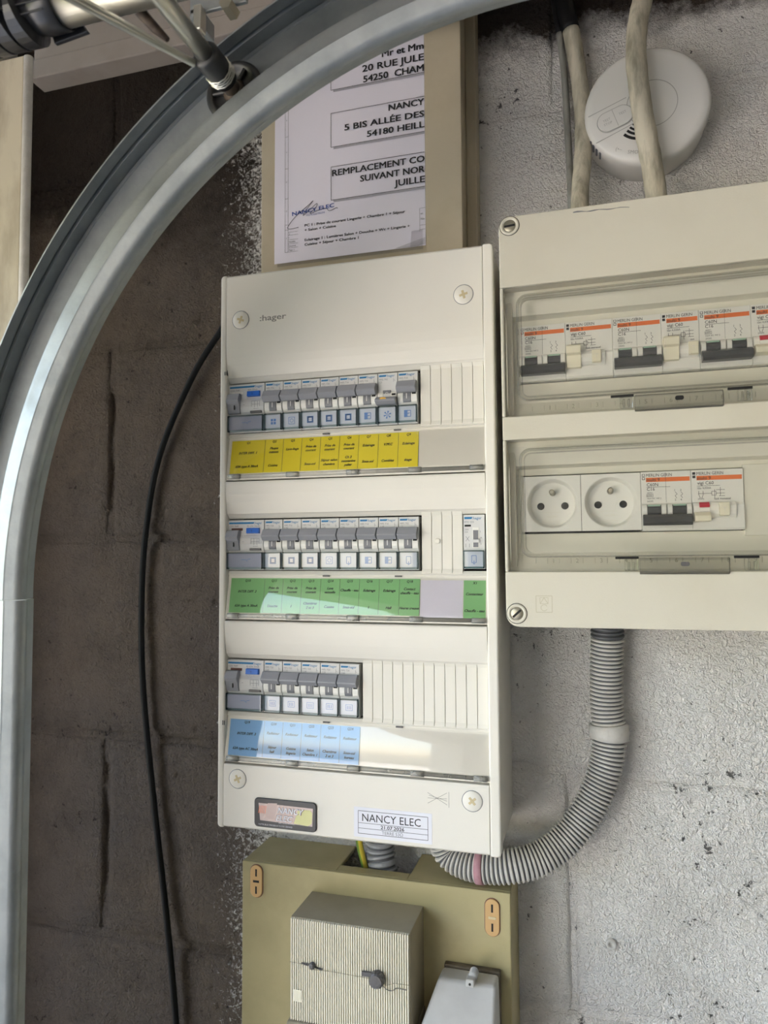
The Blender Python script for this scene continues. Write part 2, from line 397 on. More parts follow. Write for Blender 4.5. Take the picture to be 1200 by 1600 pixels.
for ci in range(4, len(JZ)-2):
    z0, z1 = JZ[ci], JZ[ci+1]; off = -190 if ci % 2 else 55
    xs = [off-490, off, off+490, off+980] if ci % 2 else [off-490, off, off+490, off+980]
    if ci == 5: pass
    for a, b in zip(xs, xs[1:]):
        a, b = max(a, -430), min(b, 620)
        if b-a > 20: block(a, b, z0, z1, True)
# rest of the room (outside the frame, it shapes the daylight)
struct('floor', MB().box(-500, 5200, -3600, 0, -1800, -1750), M['floorm'])
struct('ceiling', MB().box(-500, 5200, -3600, 9, 420, 520), M['ceil'])
struct('wall_opposite', MB().box(-500, 5200, -3700, -3550, -1750, 420), M['plaster'])
struct('wall_right', MB().box(5200, 5350, -3700, 200, -1750, 420), M['plaster'])
LINT = 60
fr = MB(); fr.box(-500, -330, -120, 9, -1750, 420); fr.box(-500, -330, -3550, -262, LINT, 420); fr.box(-500, -330, -3550, -3350, -1750, LINT)
struct('wall_front', fr, M['plaster'])
struct('ground', MB().box(-40000, -500, -30000, 30000, -1850, -1760), M['ground'])
hd = MB(); n = 60
k = hd.addv([(-9000-500*noise.noise(Vector((i*.9, j*.9, 1))), -16000+32000*i/n, -1760+3300*j/10+250*noise.noise(Vector((i*.7, j, 4)))) for j in range(11) for i in range(n+1)])
for j in range(10):
    for i in range(n): a = k+j*(n+1)+i; hd.face((a, a+1, a+n+2, a+n+1))
hd.box(-10000, -9600, -16000, 16000, -1760, 1200)
tag(hd.build('hedge', M['leaf'], None, loc=(-9000, 0, -1760)), 'tall clipped green hedge across the driveway outside', 'hedge')
# ================================================================ left jamb board and painted lintel boards
t = thing('door_jamb', 'weathered pale board upright at far left, behind the curved steel track', 'jamb', (-250, -250, -1750))
JA, JB = at(61, 90, -252), at(40, 700, -252)
def jx(z): return JA.x+(JB.x-JA.x)*(z-JA.z)/(JB.z-JA.z)
mb = MB(); k = mb.addv([(x, y, z) for z in (-1750, JA.z+3) for x, y in ((-330, -254), (jx(-300)-6, -254), (jx(-300)-6, -246), (-330, -246))])
for f in ((0, 3, 2, 1), (4, 5, 6, 7), (0, 1, 5, 4), (1, 2, 6, 5), (2, 3, 7, 6), (3, 0, 4, 7)): mb.face([k+i for i in f])
mb.build('board', M['post'], t, bevel=.8)
MB().sweep([(jx(-300)-3.2, -252, z) for z in (-1750, -900, -200, JA.z+2)], 3.4, 14).build('edge_bead', M['paint'], t)
t = thing('lintel_boards', 'two dusty painted lintel boards above the dark corner at top left', 'boards', (-100, -120, 212))
MB().box(-200, 380, -121, -99, 212, 231).build('board', M['beam'], t, bevel=1.2)
MB().box(-196, 380, -119, -99, 231.6, 330).build('board', M['beam'], t, bevel=1.2)
# ================================================================ garage door track
TC = (304.9, -286.0)
def track(name, pts, parent, m):
    """pts: list of (centre-line point, inward normal) ; profile swept as thin sheet"""
    # profile: (distance outward from the track centre, y)
    pr = [(416, -280), (416, -272.6), (418.2, -272.2), (418.2, -269), (416, -268.4), (416, -258.6), (415, -258), (413.9, -258.8), (412.8, -258.8), (411.9, -258), (364, -258), (361.2, -260), (360.6, -268), (357.5, -270.5),
          (354.5, -273), (353.6, -276), (354.6, -279.4), (358, -282), (364, -282.9), (365, -283.6), (366.2, -283.0), (373, -283.2), (376.6, -282), (377.4, -280.4)]
    th = 1.1; off = []
    for i in range(len(pr)):
        a = Vector(pr[max(i-1, 0)]); b = Vector(pr[min(i+1, len(pr)-1)]); d = (b-a).normalized(); off.append((pr[i][0]+d.y*th*-1, pr[i][1]+d.x*th))
    loop = pr+off[::-1]; mb = MB(); n = len(loop); rings = []
    for (c, nrm) in pts:
        rings.append(mb.addv([(c[0]+nrm[0]*r, y, c[1]+nrm[1]*r) for r, y in loop]))
    for i in range(len(rings)-1):
        for j in range(n):
            jj = (j+1) % n; mb.face((rings[i]+j, rings[i]+jj, rings[i+1]+jj, rings[i+1]+j), True)
    mb.face([rings[0]+j for j in range(n)]); mb.face([rings[-1]+j for j in range(n)][::-1])
    return mb.build(name, m, parent)
trk = thing('door_track', 'galvanised steel garage door track curving from the left edge over the top', 'track', (TC[0], -270, TC[1]))
arc = [((TC[0], TC[1]), (cos(a), sin(a))) for a in [pi-(pi/2)*i/64 for i in range(65)]]
def smooth_by_angle(o):
    bm = bmesh.new(); bm.from_mesh(o.data)
    for e in bm.edges:
        if len(e.link_faces) == 2 and e.calc_face_angle(0) > radians(38): e.smooth = False
    bmesh.ops.recalc_face_normals(bm, faces=bm.faces); bm.to_mesh(o.data); bm.free()
for o in (track('curved_section', arc, trk, M['metal']),
          track('vertical_section', [((TC[0]+.6, -1750), (-1, 0)), ((TC[0]+.6, TC[1]-.5), (-1, 0))], trk, M['metal']),
          track('horizontal_section', [((TC[0], TC[1]), (0, 1)), ((3000, TC[1]), (0, 1))], trk, M['metal'])):
    smooth_by_angle(o)
mb = MB(); a = pi-radians(37.5); mb.xf = Matrix.Translation((TC[0]+379*cos(a), -259.6, TC[1]+379*sin(a))) @ Matrix.Rotation(-(a-pi/2), 4, 'Y')
mb.prism(rrect(-5, 5, -1.6, 1.6, 1.5), 'y', -1, .8); mb.build('slot', M['dark'], trk)
mb = MB(); mb.box(-47, -45, -262, 0, -1500, -1460); mb.build('bracket', M['metal'], trk)
# roller with shaft
W = at(366, 142, -270); W.y = -268
rad = Vector((W.x-TC[0], 0, W.z-TC[1])); W = Vector((TC[0], -268, TC[1]))+rad.normalized()*389
rl = thing('track_roller', 'black roller wheel in the track on a thick steel shaft', 'roller', tuple(W))
MB().lathe([(8, 5), (18.5, 5), (20.3, 3), (20.3, -3), (18.5, -5), (15.5, -5), (15, -2), (8, -2)], W, 40).build('wheel', M['rubber'], rl)
mb = MB()
for i in range(6):
    a = i*pi/3; mb.cyl(W+Vector((7*cos(a), -3, 7*sin(a))), W+Vector((16*cos(a), -3, 16*sin(a))), 1.4, n=8)
mb.build('spokes', M['rubber'], rl)
MB().lathe([(3, -1), (7.5, -1), (8, -3), (6, -6), (3, -6)], W, 24).build('hub', M['rust'], rl)
MB().lathe([(3.5, 0), (3.5, -14), (8.0, -15), (8.8, -22), (7.8, -24), (8.6, -27), (8.6, -39), (7.4, -41), (3, -41)], W, 28).build('sleeve', M['rubber'], rl)
MB().cyl(W+Vector((0, 2, 0)), W+Vector((0, -190, 0)), 5.5, n=24).build('shaft', M['chrome'], rl)
mb = MB(); P = [W+Vector((8.9*cos(q*.55), -18-q*.16, 8.9*sin(q*.55))) for q in range(0, 50)]; mb.sweep(P, .55, 6)
mb.build('wire_wrap', M['chrome'], rl)
# lifting cable (two strands) from the sleeve to the upper left
t = thing('lifting_cable', 'twin strand steel lifting cable stretched from roller to upper left', 'cable', tuple(at(300, 95, -310)))
a, b = at(304, 98, -308), at(95, -18, -378)
for d in (0, 1):
    o_ = Vector((0, 0, -3.4*d)); n = 90; P = [a.lerp(b, i/n)+o_*(0.35+.65*i/n) for i in range(n+1)]
    mb = MB(); mb.sweep(P, [1.7+.16*(i % 2) for i in range(n+1)], 8); mb.build('strand', M['chrome'], t)
# hinge bracket fragments near the top
t = thing('hinge_bracket', 'dull steel hinge bracket at the top between shaft and track', 'bracket', tuple(at(340, 10, -250)))
mb = MB(); p0, p1 = at(300, 28, -250), at(392, -12, -250)
mb.xf = Matrix.Translation(p0) @ Matrix.Rotation(-radians(0), 4, 'Y')
mb.box(0, 44, -3, 0, 0, 20); mb.box(0, 9, -3, 16, -9, 4); mb.build('plate', M['metal'], t, bevel=.8)
mb = MB(); q = at(312, 34, -255); mb.box(q.x-3, q.x+3, q.y-4, q.y+4, q.z-8, q.z+10); mb.build('tab', M['chrome'], t, bevel=.8)
MB().cyl(at(352, 2, -262), at(352, 2, -262)+Vector((0, 12, 0)), 5, n=6).build('bolt', M['screw'], t)
t = thing('hinge_leaf', 'rusty hinge leaf behind the steel shaft at the top edge', 'hinge', tuple(at(235, 20, -330)))
P = [at(198, -8, -330), at(222, 22, -325), at(243, 45, -320), at(262, 62, -318)]
mb = MB(); mb.sweep(P, [3, 3.4, 3, 1.6], 8); mb.build('leaf', M['rust'], t)
# torsion tube with black winding drum
t = thing('torsion_tube', 'silver torsion tube at the top left running into a black drum', 'tube', tuple(at(130, 0, -340)))
A = at(96, 12, -340); zt = A.z+2.0
MB().cyl((A.x-6, -340, zt), (A.x+190, -340, zt), 12.5, n=40).build('tube', M['chrome'], t)
d = thing('winding_drum', 'black ribbed plastic drum on the torsion tube at top left corner', 'drum', (A.x-40, -340, zt))
MB().lathe([(12.8, 0), (14, 0), (14, 10), (12.6, 12), (12.6, 80), (8, 80)], (0, 0, 0), 36)
mb = MB(); x1 = A.x-1
mb.sweep([(x1+2, -340, zt), (x1+1, -340, zt), (x1-13, -340, zt), (x1-15, -340, zt), (x1-120, -340, zt)], [13.2, 14.2, 14.2, 13, 13], 36, smooth=True); mb.build('sleeve', M['blkplastic'], d)
for i in range(5):
    xx = x1-22-i*11.5
    mb = MB(); mb.sweep([(xx, -340, zt), (xx-1, -340, zt-.5), (xx-2.2, -340, zt-.5), (xx-3, -340, zt)], [13, 18.5, 18.5, 13], 32, smooth=False); mb.build('fin', M['blkplastic'], d)
mb = MB(); mb.box(x1-150, x1-3, -353.6, -351, zt-6, zt-4.6); mb.box(x1-150, x1-3, -351, -347, zt-10, zt-9); mb.build('rib', M['blkplastic'], d, bevel=.3)
g0, g1, g2, g3 = at(80, 45, -325), at(127, 34, -325), at(140, 52, -325), at(88, 71, -325)
mb = MB(); mb.prism([(q.x, q.z) for q in (g0, g1, g2, g3)], 'y', -327, -324); mb.build('tongue', M['blkplastic'], d, bevel=.5)
# open sectional door leaf, raised above the frame
struct('door_1', MB().box(350, 2700, -2680, -330, 150, 190), M['doorm'], bevel=2)
# ================================================================ beige trunk box behind the document
t = thing('trunking_box', 'old beige cover box rising above the white consumer unit', 'cover box', (115, 0, 10))
MB().box(17, 216, -50, 0, 3, 420).build('body', M['beige'], t, bevel=1.2)
MB().box(183.5, 217.5, -52.6, -50, 3, 420).build('cover_strip', M['beige'], t, bevel=.8)
MB().box(216, 226, -20, 0, 3, 420).build('side_flange', M['beige'], t, bevel=.8)
# document sheet in its pocket
YD = -52
dc = thing('printed_document', 'white printed electrical document in a plastic pocket on the beige box', 'document', (108, YD, 24))
mb = MB(); nx, nz = 14, 20; XL, XR, ZB, ZT = 32.5, 183.2, 25, 250
def bow(x, z): return YD+.1-.9*sin(pi*(x-XL)/(XR-XL))*.3-.35*sin(z/38)*(XR-x)/(XR-XL)
k = mb.addv([(XL+2.5*(1-j/nz)*0+(XR-XL)*i/nx, bow(XL+(XR-XL)*i/nx, ZB+(ZT-ZB)*j/nz), ZB+(ZT-ZB)*j/nz) for j in range(nz+1) for i in range(nx+1)])
k2 = mb.addv([(XL+(XR-XL)*i/nx, bow(XL+(XR-XL)*i/nx, ZB+(ZT-ZB)*j/nz)+.25, ZB+(ZT-ZB)*j/nz) for j in range(nz+1) for i in range(nx+1)])
for j in range(nz):
    for i in range(nx):
        a = j*(nx+1)+i; mb.face((k+a, k+a+1, k+a+nx+2, k+a+nx+1), True); mb.face((k2+a, k2+a+nx+1, k2+a+nx+2, k2+a+1), True)
mb.build('sheet', M['lilac'], dc)
mb = MB(); YT = YD-.85
def line(mb, x0, z0, x1, z1, wd, y):
    d = Vector((x1-x0, z1-z0)); n_ = Vector((-d.y, d.x)).normalized()*wd/2
    mb.prism([(x0+n_.x, z0+n_.y), (x0-n_.x, z0-n_.y), (x1-n_.x, z1-n_.y), (x1+n_.x, z1+n_.y)], 'y', y, y+.05)
def obox(mb, x0, x1, z0, z1, wd, y, sides='LRTB'):
    if 'L' in sides: line(mb, x0, z0, x0, z1, wd, y)
    if 'R' in sides: line(mb, x1, z0, x1, z1, wd, y)
    if 'T' in sides: line(mb, x0, z1, x1, z1, wd, y)
    if 'B' in sides: line(mb, x0, z0, x1, z0, wd, y)
XE = 183.1
for z1, z0 in ((230.5, 188.5), (165.5, 132), (112.5, 80)):
    obox(mb, 91.5, XE, z0, z1, .45, YT, 'LTB')
T = mb.text
for st, xl, zb_, h_ in (('Mr et Mm', 142.7, 211.1, 6.6), ('20 RUE JULE', 123.2, 200.3, 6.6), ('54250  CHAM', 124.1, 189.8, 6.6), ('NANCY', 148.9, 157.6, 6.2), ('5 BIS ALL\u00c9E DES', 105.1, 146.2, 6.0),
                       ('54180 HEILL', 127.5, 136, 6.0), ('REMPLACEMENT CO', 92.6, 103.3, 6.2), ('SUIVANT NOR', 120.7, 93.6, 6.2), ('JUILLE', 154, 84, 6.2)):
    T(st, xl, YT, zb_, h_, 'L', .05, width=XE-.4-xl, fit=True)
T('PC 1 : Prise de courant Lingerie + Chambre 1 + S\u00e9jour', 64.4, YT, 57.8, 2.5, 'L', .045, width=99.6, fit=True); T('+ Salon + Cuisine', 64.4, YT, 53.3, 2.5, 'L', .045, width=31.8, fit=True)
T('Eclairage 1 : Lumi\u00e8res Salon + Douche + Wc + Lingerie +', 64.4, YT, 43.6, 2.5, 'L', .045, width=104, fit=True); T('Cuisine + S\u00e9jour + Chambre 1', 64.4, YT, 39, 2.5, 'L', .045, width=54.4, fit=True)
# frame column on the left with its small ticks, table bottom left
line(mb, 44, 35, 44, 230, .25, YT); line(mb, 47.2, 35, 47.2, 230, .25, YT)
for z in (35, 57, 62, 88, 118, 150, 182, 214): line(mb, 44, z, 47.2, z, .25, YT)
for z, c in ((48, 'F'), (75, 'E'), (104, 'D'), (134, 'C'), (166, 'B'), (198, 'A')): T(c, 45.6, YT, z, 1.3, 'C')
for z in (35, 39, 43, 47, 51.5, 54.5): line(mb, 47.2, z, 57.5, z, .2, YT)
for z, c in ((36, 'Page 1'), (40, 'Dessin\u00e9'), (44, 'Modifi\u00e9'), (48.2, '1'), (52, '2')): T(c, 48, YT, z, 1.7, 'L')
line(mb, 178, 38, 178, 60, .2, YT); line(mb, 178, 40, XE, 40, .2, YT); line(mb, 178, 44, XE, 44, .2, YT); line(mb, 178, 60, XE, 60, .2, YT); T('et', 179, YT, 54, 2); T('No', 179, YT, 49, 2)
mb.build('lettering', M['ink'], dc)
for z0 in (188.5, 132, 80): MB().box(94, XE, YT-.02, YT+.05, z0-2.2, z0-.4).build('box_shadow_print', mat('print_grey', hexc(170, 168, 176), .7), dc)

mb = MB(); mb.text('NANCY ELEC', 51.5, YT-.05, 70.1, 3.9, 'L', .05, rot=radians(4), width=43, fit=True); mb.text('TOUTE ELECTRICITE', 66, YT-.05, 67.8, 1.5, 'L', rot=radians(2)); mb.build('stamp', M['navyink'], dc)
mb = MB(); P = [Vector((a, YT-.15, b)) for a, b in ((58, 58), (49, 57.5), (47, 60), (55, 69), (69, 79), (73, 82), (66, 74), (63, 69), (70, 74), (77, 79), (76, 75), (70, 70), (78, 72), (86, 73), (90, 70), (97, 72), (98, 71))]
mb.sweep(smoothpath(P, 5), .22, 5); mb.build('signature', M['ink'], dc)
mb = MB(); mb.box(35.5, 180.5, YD-.0, YD+.12, 22.0, 40); mb.build('pocket', M['pocket'], dc)
mb = MB(); mb.prism([(154, 24.8), (182.8, 25.8), (183, 32), (176, 24.4)], 'y', YD-1.6, YD-1.4); mb.build('pocket_corner', M['pocket'], dc)
# ================================================================ white consumer unit
HW, HH, YF = 250, 496.6, -97.8
cu_ = thing('consumer_unit', 'white three-row consumer unit with yellow, green and blue labels', 'fuse box', (125, 0, -HH))
YS = -90     # recessed slot level
slots = [(-99.6, -146.4), (-224, -271.0), (-349.2, -396.4)]
# back shell (hollow) and front rims
sh = MB(); sh.box(1.5, 4.5, YF+3, 0, -HH+2, -2); sh.box(HW-4.5, HW-1.5, YF+3, 0, -HH+2, -2); sh.box(4.5, HW-4.5, YF+6, 0, -5, -2)
sh.box(4.5, HW-4.5, YF+6, 0, -HH+2, -HH+5); sh.box(4.5, HW-4.5, -8, -2, -HH+5, -5)
sh.build('housing', M['white'], cu_, bevel=1)
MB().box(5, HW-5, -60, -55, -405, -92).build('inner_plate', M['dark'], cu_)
def rim(x0, x1, nm):
    mb = MB(); r = 3.5
    if x0 == 0: poly = arcp(r, -HH+r, r, 180, 270)+[(x1, -HH), (x1, 0)]+arcp(r, -r, r, 90, 180)
    else: poly = [(x0, 0), (x0, -HH)]+arcp(x1-r, -HH+r, r, 270, 360)+arcp(x1-r, -r, r, 0, 90)
    mb.prism(poly, 'y', YF, YF+12); return mb.build(nm, M['white'], cu_, bevel=1.6, seg=3)
rim(0, 6.2, 'side_rim'); rim(241.2, 250, 'side_rim')
def bandprofile(zt, zb, top, bot):
    """front skin profile from zt to zb; top: start of a band under a label, bot: dips into a slot"""
    f = []
    if top: f += [(YF+7, zt), (YF+.5, zt-.6), (YF, zt-2)]
    else: f += [(YF+9, zt), (YF+2.6, zt-.5), (YF, zt-2.4)]
    if bot:
        L = zt-zb
        f += [(YF, zb+30), (YF+.25, zb+22), (YF+1.0, zb+15), (YF+2.2, zb+8.5), (YF+3.2, zb+4.2), (YF+4.4, zb+3.6), (YS, zb), (YS+6, zb)]
    else: f += [(YF, zb+2.4), (YF+2.6, zb+.5), (YF+9, zb)]
    return f
def band(zt, zb, top, bot, nm='front_panel'):
    pr = bandprofile(zt, zb, top, bot); back = [(y+2.2 if y < YS+1 else y, z) for y, z in pr]
    poly = pr+[(YS+6, zb), (YS+6, zt)] if bot else pr+[(YF+12, zb), (YF+12, zt)]
    mb = MB(); mb.prism(poly, 'x', 6.2, 241.2); o = mb.build(nm, M['white'], cu_, bevel=.35, seg=2); return o
band(0, -99.6, False, True)
band(-190, -224, True, True); band(-315, -349.2, True, True)
pr = [(YF+7, -440.5), (YF+.5, -441), (YF, -443), (YF, -HH+2.4), (YF+2.6, -HH+.5), (YF+12, -HH), (YF+12, -440.5)]
MB().prism(pr, 'x', 6.2, 241.2).build('front_panel', M['white'], cu_, bevel=.3)
# ledges under each slot, label seats
for (zt, zb) in slots:
    MB().prism([(YS+6, zb), (YS-.6, zb), (YS-2.4, zb-3.4), (YS-.9, zb-3.8), (YS-.9, zb-5), (YS+6, zb-5)], 'x', 6.2, 241.2).build('ledge', M['white'], cu_, bevel=.2)
    MB().prism([(YS-1, zb-5), (YF+1.6, zb-37.4), (YF+1.6, zb-43), (YS+8, zb-43), (YS+8, zb-5)], 'x', 6.2, 241.2).build('label_seat', M['blank'], cu_)
    # clips over the label flap
    for xc in (98, 163): MB().box(xc, xc+6, YS-2.8, YS-1.6, zb-5, zb-3.8).build('flap_catch', M['knob'], cu_)
# hinge rods with clear knuckles
for (zt, zb) in slots:
    zz = zb-39.8
    MB().cyl((9, YF+.6, zz), (239.5, YF+.6, zz), 1.7, n=12).build('hinge_rod', M['hinge'], cu_)
    for xc in (9, 66, 122, 177, 229):
        mb = MB(); mb.cyl((xc, YF+.2, zz), (xc+11, YF+.2, zz), 2.3, n=14); mb.build('hinge_knuckle', M['hinge'], cu_)
# clear flaps over the labels: slightly bowed so that the daylight slides across them
def labelpos(zb, t): return (YS-1.4+t*(YF+1.0-(YS-1.4)), zb-6+t*-31)      # t 0..1 from the top
for (zt, zb) in slots:
    mb = MB(); n = 10; nx = 12
    for sgn in (0, 1):
        L = []
        for j in range(n+1):
            t = j/n; y, z = labelpos(zb, t)
            for i in range(nx+1): L.append((8.5+231.5*i/nx, y-1.0-.55*sin(pi*t)-.25*sin(pi*i/nx)+(.5 if sgn else 0), z))
        k = mb.addv(L)
        for j in range(n):
            for i in range(nx):
                a = k+j*(nx+1)+i; q = (a, a+1, a+nx+2, a+nx+1); mb.face(q if sgn else q[::-1], True)
    mb.build('label_flap', M['flap'], cu_)
# screws
for x, z, a in ((20.5, -43, 20), (225.3, -41.3, 75), (20, -453.3, 65), (227.5, -454.2, 50)):
    s_ = MB().lathe([(8.0, .6), (8.0, -.25), (7.6, -.5), (2, -.5)], (x, YF, z), 40).build('cover_screw', M['white'], cu_)
    MB().ring([(x+8.5*cos(q*pi/20), z+8.5*sin(q*pi/20)) for q in range(40)], [(x+8.05*cos(q*pi/20), z+8.05*sin(q*pi/20)) for q in range(40)], 'y', YF-.12, YF+.4).build('gap_ring', M['greyink'], s_)
    mb = MB(); mb.xf = Matrix.Translation((x, YF-.52, z)) @ Matrix.Rotation(radians(a), 4, 'Y')
    mb.box(-3.6, 3.6, -.15, .1, -1, 1); mb.box(-1, 1, -.15, .1, 1, 3.6); mb.box(-1, 1, -.15, .1, -3.6, -1); mb.build('cross_slot', M['gold'], s_, bevel=.15)
mb = MB(); mb.text(':hager', 39.5, YF-.06, -46, 5.4, 'L', .035, width=25.5, fit=True); mb.build('maker_lettering', M['logogrey'], cu_)
# row marks on the left cheek
mb = MB()
mb.box(6.25, 6.6, YF+3.2, YF+1.2, -88, -93); mb.text('III', 4.2, YF-.05, -93, 3.4, 'L', .03)
mb.text('II', 4.6, YF-.05, -407.5, 4.2, 'L', .03); mb.build('row_marks', M['ink'], cu_)
# faint moulded symbol bottom right
mb = MB()
for (a, b, c, d) in ((191, -450.5, 207, -459), (191, -459, 207, -449.5), (191, -454.8, 207, -454.2), (192, -452.5, 207, -456), (208.5, -448.5, 208.5, -461)): line(mb, a, b, c, d, .28, YF-.06)
mb.build('moulded_symbol', M['logogrey'], cu_)
# name badge (domed black plate) and paper sticker
bd = MB().prism(rrect(36.8, 94.6, -491.8, -467.2, 3.5), 'y', YF-1.6, YF).build('name_badge', M['blkplastic'], cu_, bevel=.6)
mb = MB(); y = YF-1.7
mb.prism([(41, -471.5), (91.5, -472), (91, -487), (42.5, -486)], 'y', y, y+.1); mb.build('badge_plate', mat('badge_pewter', hexc(176, 160, 156), .35, .3, wear=.3, scale=90), bd)
mb = MB(); mb.prism([(48, -473), (50, -471), (58.5, -470.5), (56, -485), (46, -484)], 'y', y-.06, y); mb.build('bulb_print', mat('badge_rose', hexc(208, 186, 180), .5), bd)
mb = MB(); mb.prism([(78, -474), (89, -473.5), (91, -476), (90.5, -484.5), (87, -487), (74, -486)], 'y', y-.06, y); mb.build('plug_print', mat('badge_pale_yellow', hexc(222, 220, 160), .5), bd)
mb = MB()
for i in range(5): line(mb, 41+i*1.5, -480, 42.2+i*1.5, -473.5, .45, y-.07)
mb.build('coil_print', M['orange'], bd)
mb = MB(); mb.text('NANCY', 58.6, y-.16, -478.6, 5.2, 'L', .04, .25, width=25); mb.text('ELEC', 57, y-.16, -485.2, 5.2, 'L', .04, .25, width=19.5); mb.build('lettering_outline', M['brown'], bd)
mb = MB(); mb.text('NANCY', 59, y-.5, -478.4, 5.0, 'L', .04, .25, width=24); mb.text('ELEC', 57.5, y-.5, -485, 5.0, 'L', .04, .25, width=18.5)
mb.text('ELECTRICITE GENERALE', 60, y-.1, -487.2, 1.0, 'L', width=28); mb.text('VOTRE ELECTRICIEN A VOTRE SERVICE', 41, y-.1, -489.9, 1.3, 'L', width=48); mb.build('lettering', M['whitepaper'], bd)
stk = MB().box(127.7, 194.4, YF-.18, YF, -491.6, -467.2).build('date_sticker', M['whitepaper'], cu_)
mb = MB(); y = YF-.26; obox(mb, 131.5, 191, -488.6, -470.2, .35, y); line(mb, 131.5, -480, 191, -480, .3, y); line(mb, 131.5, -484.3, 191, -484.3, .3, y)
mb.text('NANCY ELEC', 160, y, -478.4, 6.4, 'C', 0, 0, width=50, fit=True); mb.text('21.07.2026', 161, y, -483.6, 3.0, 'C', .03, width=20, fit=True); mb.build('lettering', M['ink'], stk)
mb = MB(); mb.text('TERRE 53\u03a9', 161, y, -487.8, 2.7, 'C', width=20); mb.build('faded_lettering', M['greyink'], stk)
# blanking strips
def strips(x0, x1, n, zt, zb):
    w_ = (x1-x0)/n
    for i in range(n):
        a = x0+i*w_
        mb = MB(); mb.prism([(YS+4, zt), (YS-1.6, zt), (YS-2.4, zt-.8), (YS-1.3, zt-4.2), (YS-1.3, zb+4.2), (YS-2.4, zb+.8), (YS-1.6, zb), (YS+4, zb)], 'x', a+.18, a+w_-.18)
        mb.build('blanking_strip', M['blank'], cu_, bevel=.25, seg=1)
strips(186.2, 240.2, 6, -96.4, -148.8); strips(186.2, 221.2, 4, -220.6, -273.4); strips(133.6, 240.6, 12, -345.4, -399)
MB().lathe([(2.4, 0), (2.4, -1.9), (1.6, -2.1), (.5, -2.1)], (200, YS, -246), 24).build('moulded_dot', M['blank'], cu_)
# label cards
def card(x0, x1, zb, m, lines, head, bg=True):
    c = MB(); t0, t1 = (0.02, 1.0)
    (ya, za), (yb, zb_) = labelpos(zb, t0), labelpos(zb, t1)
    k = c.addv([(x0+.12, ya, za), (x1-.12, ya, za), (x1-.12, yb, zb_), (x0+.12, yb, zb_), (x0+.12, ya+.3, za), (x1-.12, ya+.3, za), (x1-.12, yb+.3, zb_), (x0+.12, yb+.3, zb_)])
    for f in ((0, 3, 2, 1), (4, 5, 6, 7), (0, 1, 5, 4), (1, 2, 6, 5), (2, 3, 7, 6), (3, 0, 4, 7)): c.face([k+i for i in f])
    o = c.build('label_card', m, cu_)
    L = MB(); ang = math.atan2(yb-ya, -(zb_-za)); h = hypot(yb-ya, zb_-za)
    L.xf = Matrix.Translation((0, ya-.08, za)) @ Matrix.Rotation(ang, 4, 'X')
    xc = (x0+x1)/2; wd = x1-x0-.8
    if head: L.text(head, xc, 0, -3.2, 2.1, 'C', .05, .15)
    for (f, s) in lines: L.text(s, xc, 0, -f*h, 2.2, 'C', .06, .3, width=wd)
    if bg:
        for q in (0, h*.45, h): pass
        line(L, x1-.05, -.4, x1-.05, -h+.4, .22, 0)
    if lines or head: L.build('lettering', M['ink'], o)
    return o
MW = 17.55; XD = 6.0
def cell(i, zb, m, head, up, lo):
    x0 = 9.4 if i == 0 else XD+36.8+(i-1)*MW*1.012
    x1 = XD+36.8+i*MW*1.012 if i else XD+36.8
    ls = []
    if len(up) == 1: ls.append((.36 if i else .42, up[0]))
    else: ls += [(.31, up[0]), (.42, up[1])]
    n = len(lo)
    if n == 1: ls.append((.83, lo[0]))
    elif n == 2: ls += [(.74, lo[0]), (.86, lo[1])]
    elif n == 3: ls += [(.68, lo[0]), (.79, lo[1]), (.9, lo[2])]
    card(x0, x1, zb, m, ls, head)
PC = ['Prise de', 'courant']
R1 = [('Q1', ['INTER DIFF. 1'], ['63A type A 30mA']), ('Q2', ['Plaque', 'cuisson'], ['Cuisine']), ('Q3', ['Lave-linge'], []), ('Q4', PC, ['Sous-sol']), ('Q5', PC, ['S\u00e9jour salon', 'chambre']),
      ('Q6', PC, ['Ch 2', 'mezzanine', 'palier']), ('Q7', ['Eclairage'], ['Sous-sol']), ('Q8', ['V.M.C'], ['Combles']), ('Q9', ['Eclairage'], ['\u00e9tage'])]
R2 = [('Q10', ['INTER DIFF. 2'], ['63A type A 30mA']), ('Q11', PC, ['Douche']), ('Q12', PC, ['1']), ('Q13', PC, ['Chambres', '2 et 3']), ('Q14', ['Lave', 'vaisselle'], ['Cuisine']),
      ('Q15', ['Chauffe - eau'], ['Sous-sol']), ('Q16', ['Eclairage'], ['1']), ('Q17', ['Eclairage'], ['Hall']), ('Q18', ['Contact', 'chauffe - eau'], ['Heures creuses'])]
R3 = [('Q19', ['INTER DIFF. 3'], ['63A type AC 30mA']), ('Q20', ['Radiateur'], ['S\u00e9jour', 'hall']), ('Q21', ['Radiateur'], ['Cuisine', 'lingerie']), ('Q22', ['Radiateur'], ['Salon', 'Chambre 1']),
      ('Q23', ['Radiateur'], ['Chambres', '2 et 3']), ('Q24', ['Radiateur'], ['Sous-sol', 'bureau'])]
for (zt, zb), R, m in zip(slots, (R1, R2, R3), ('yellow', 'green', 'blue')):
    for i, (h, u, lo) in enumerate(R): cell(i, zb, M[m], h, u, lo)
card(185.4, 221.4, -272, M['lilac'], [], None, False)
card(221.6, 240, -272, M['green'], [(.40, 'Contacteur'), (.84, 'Chauffe - eau')], 'X1', False)
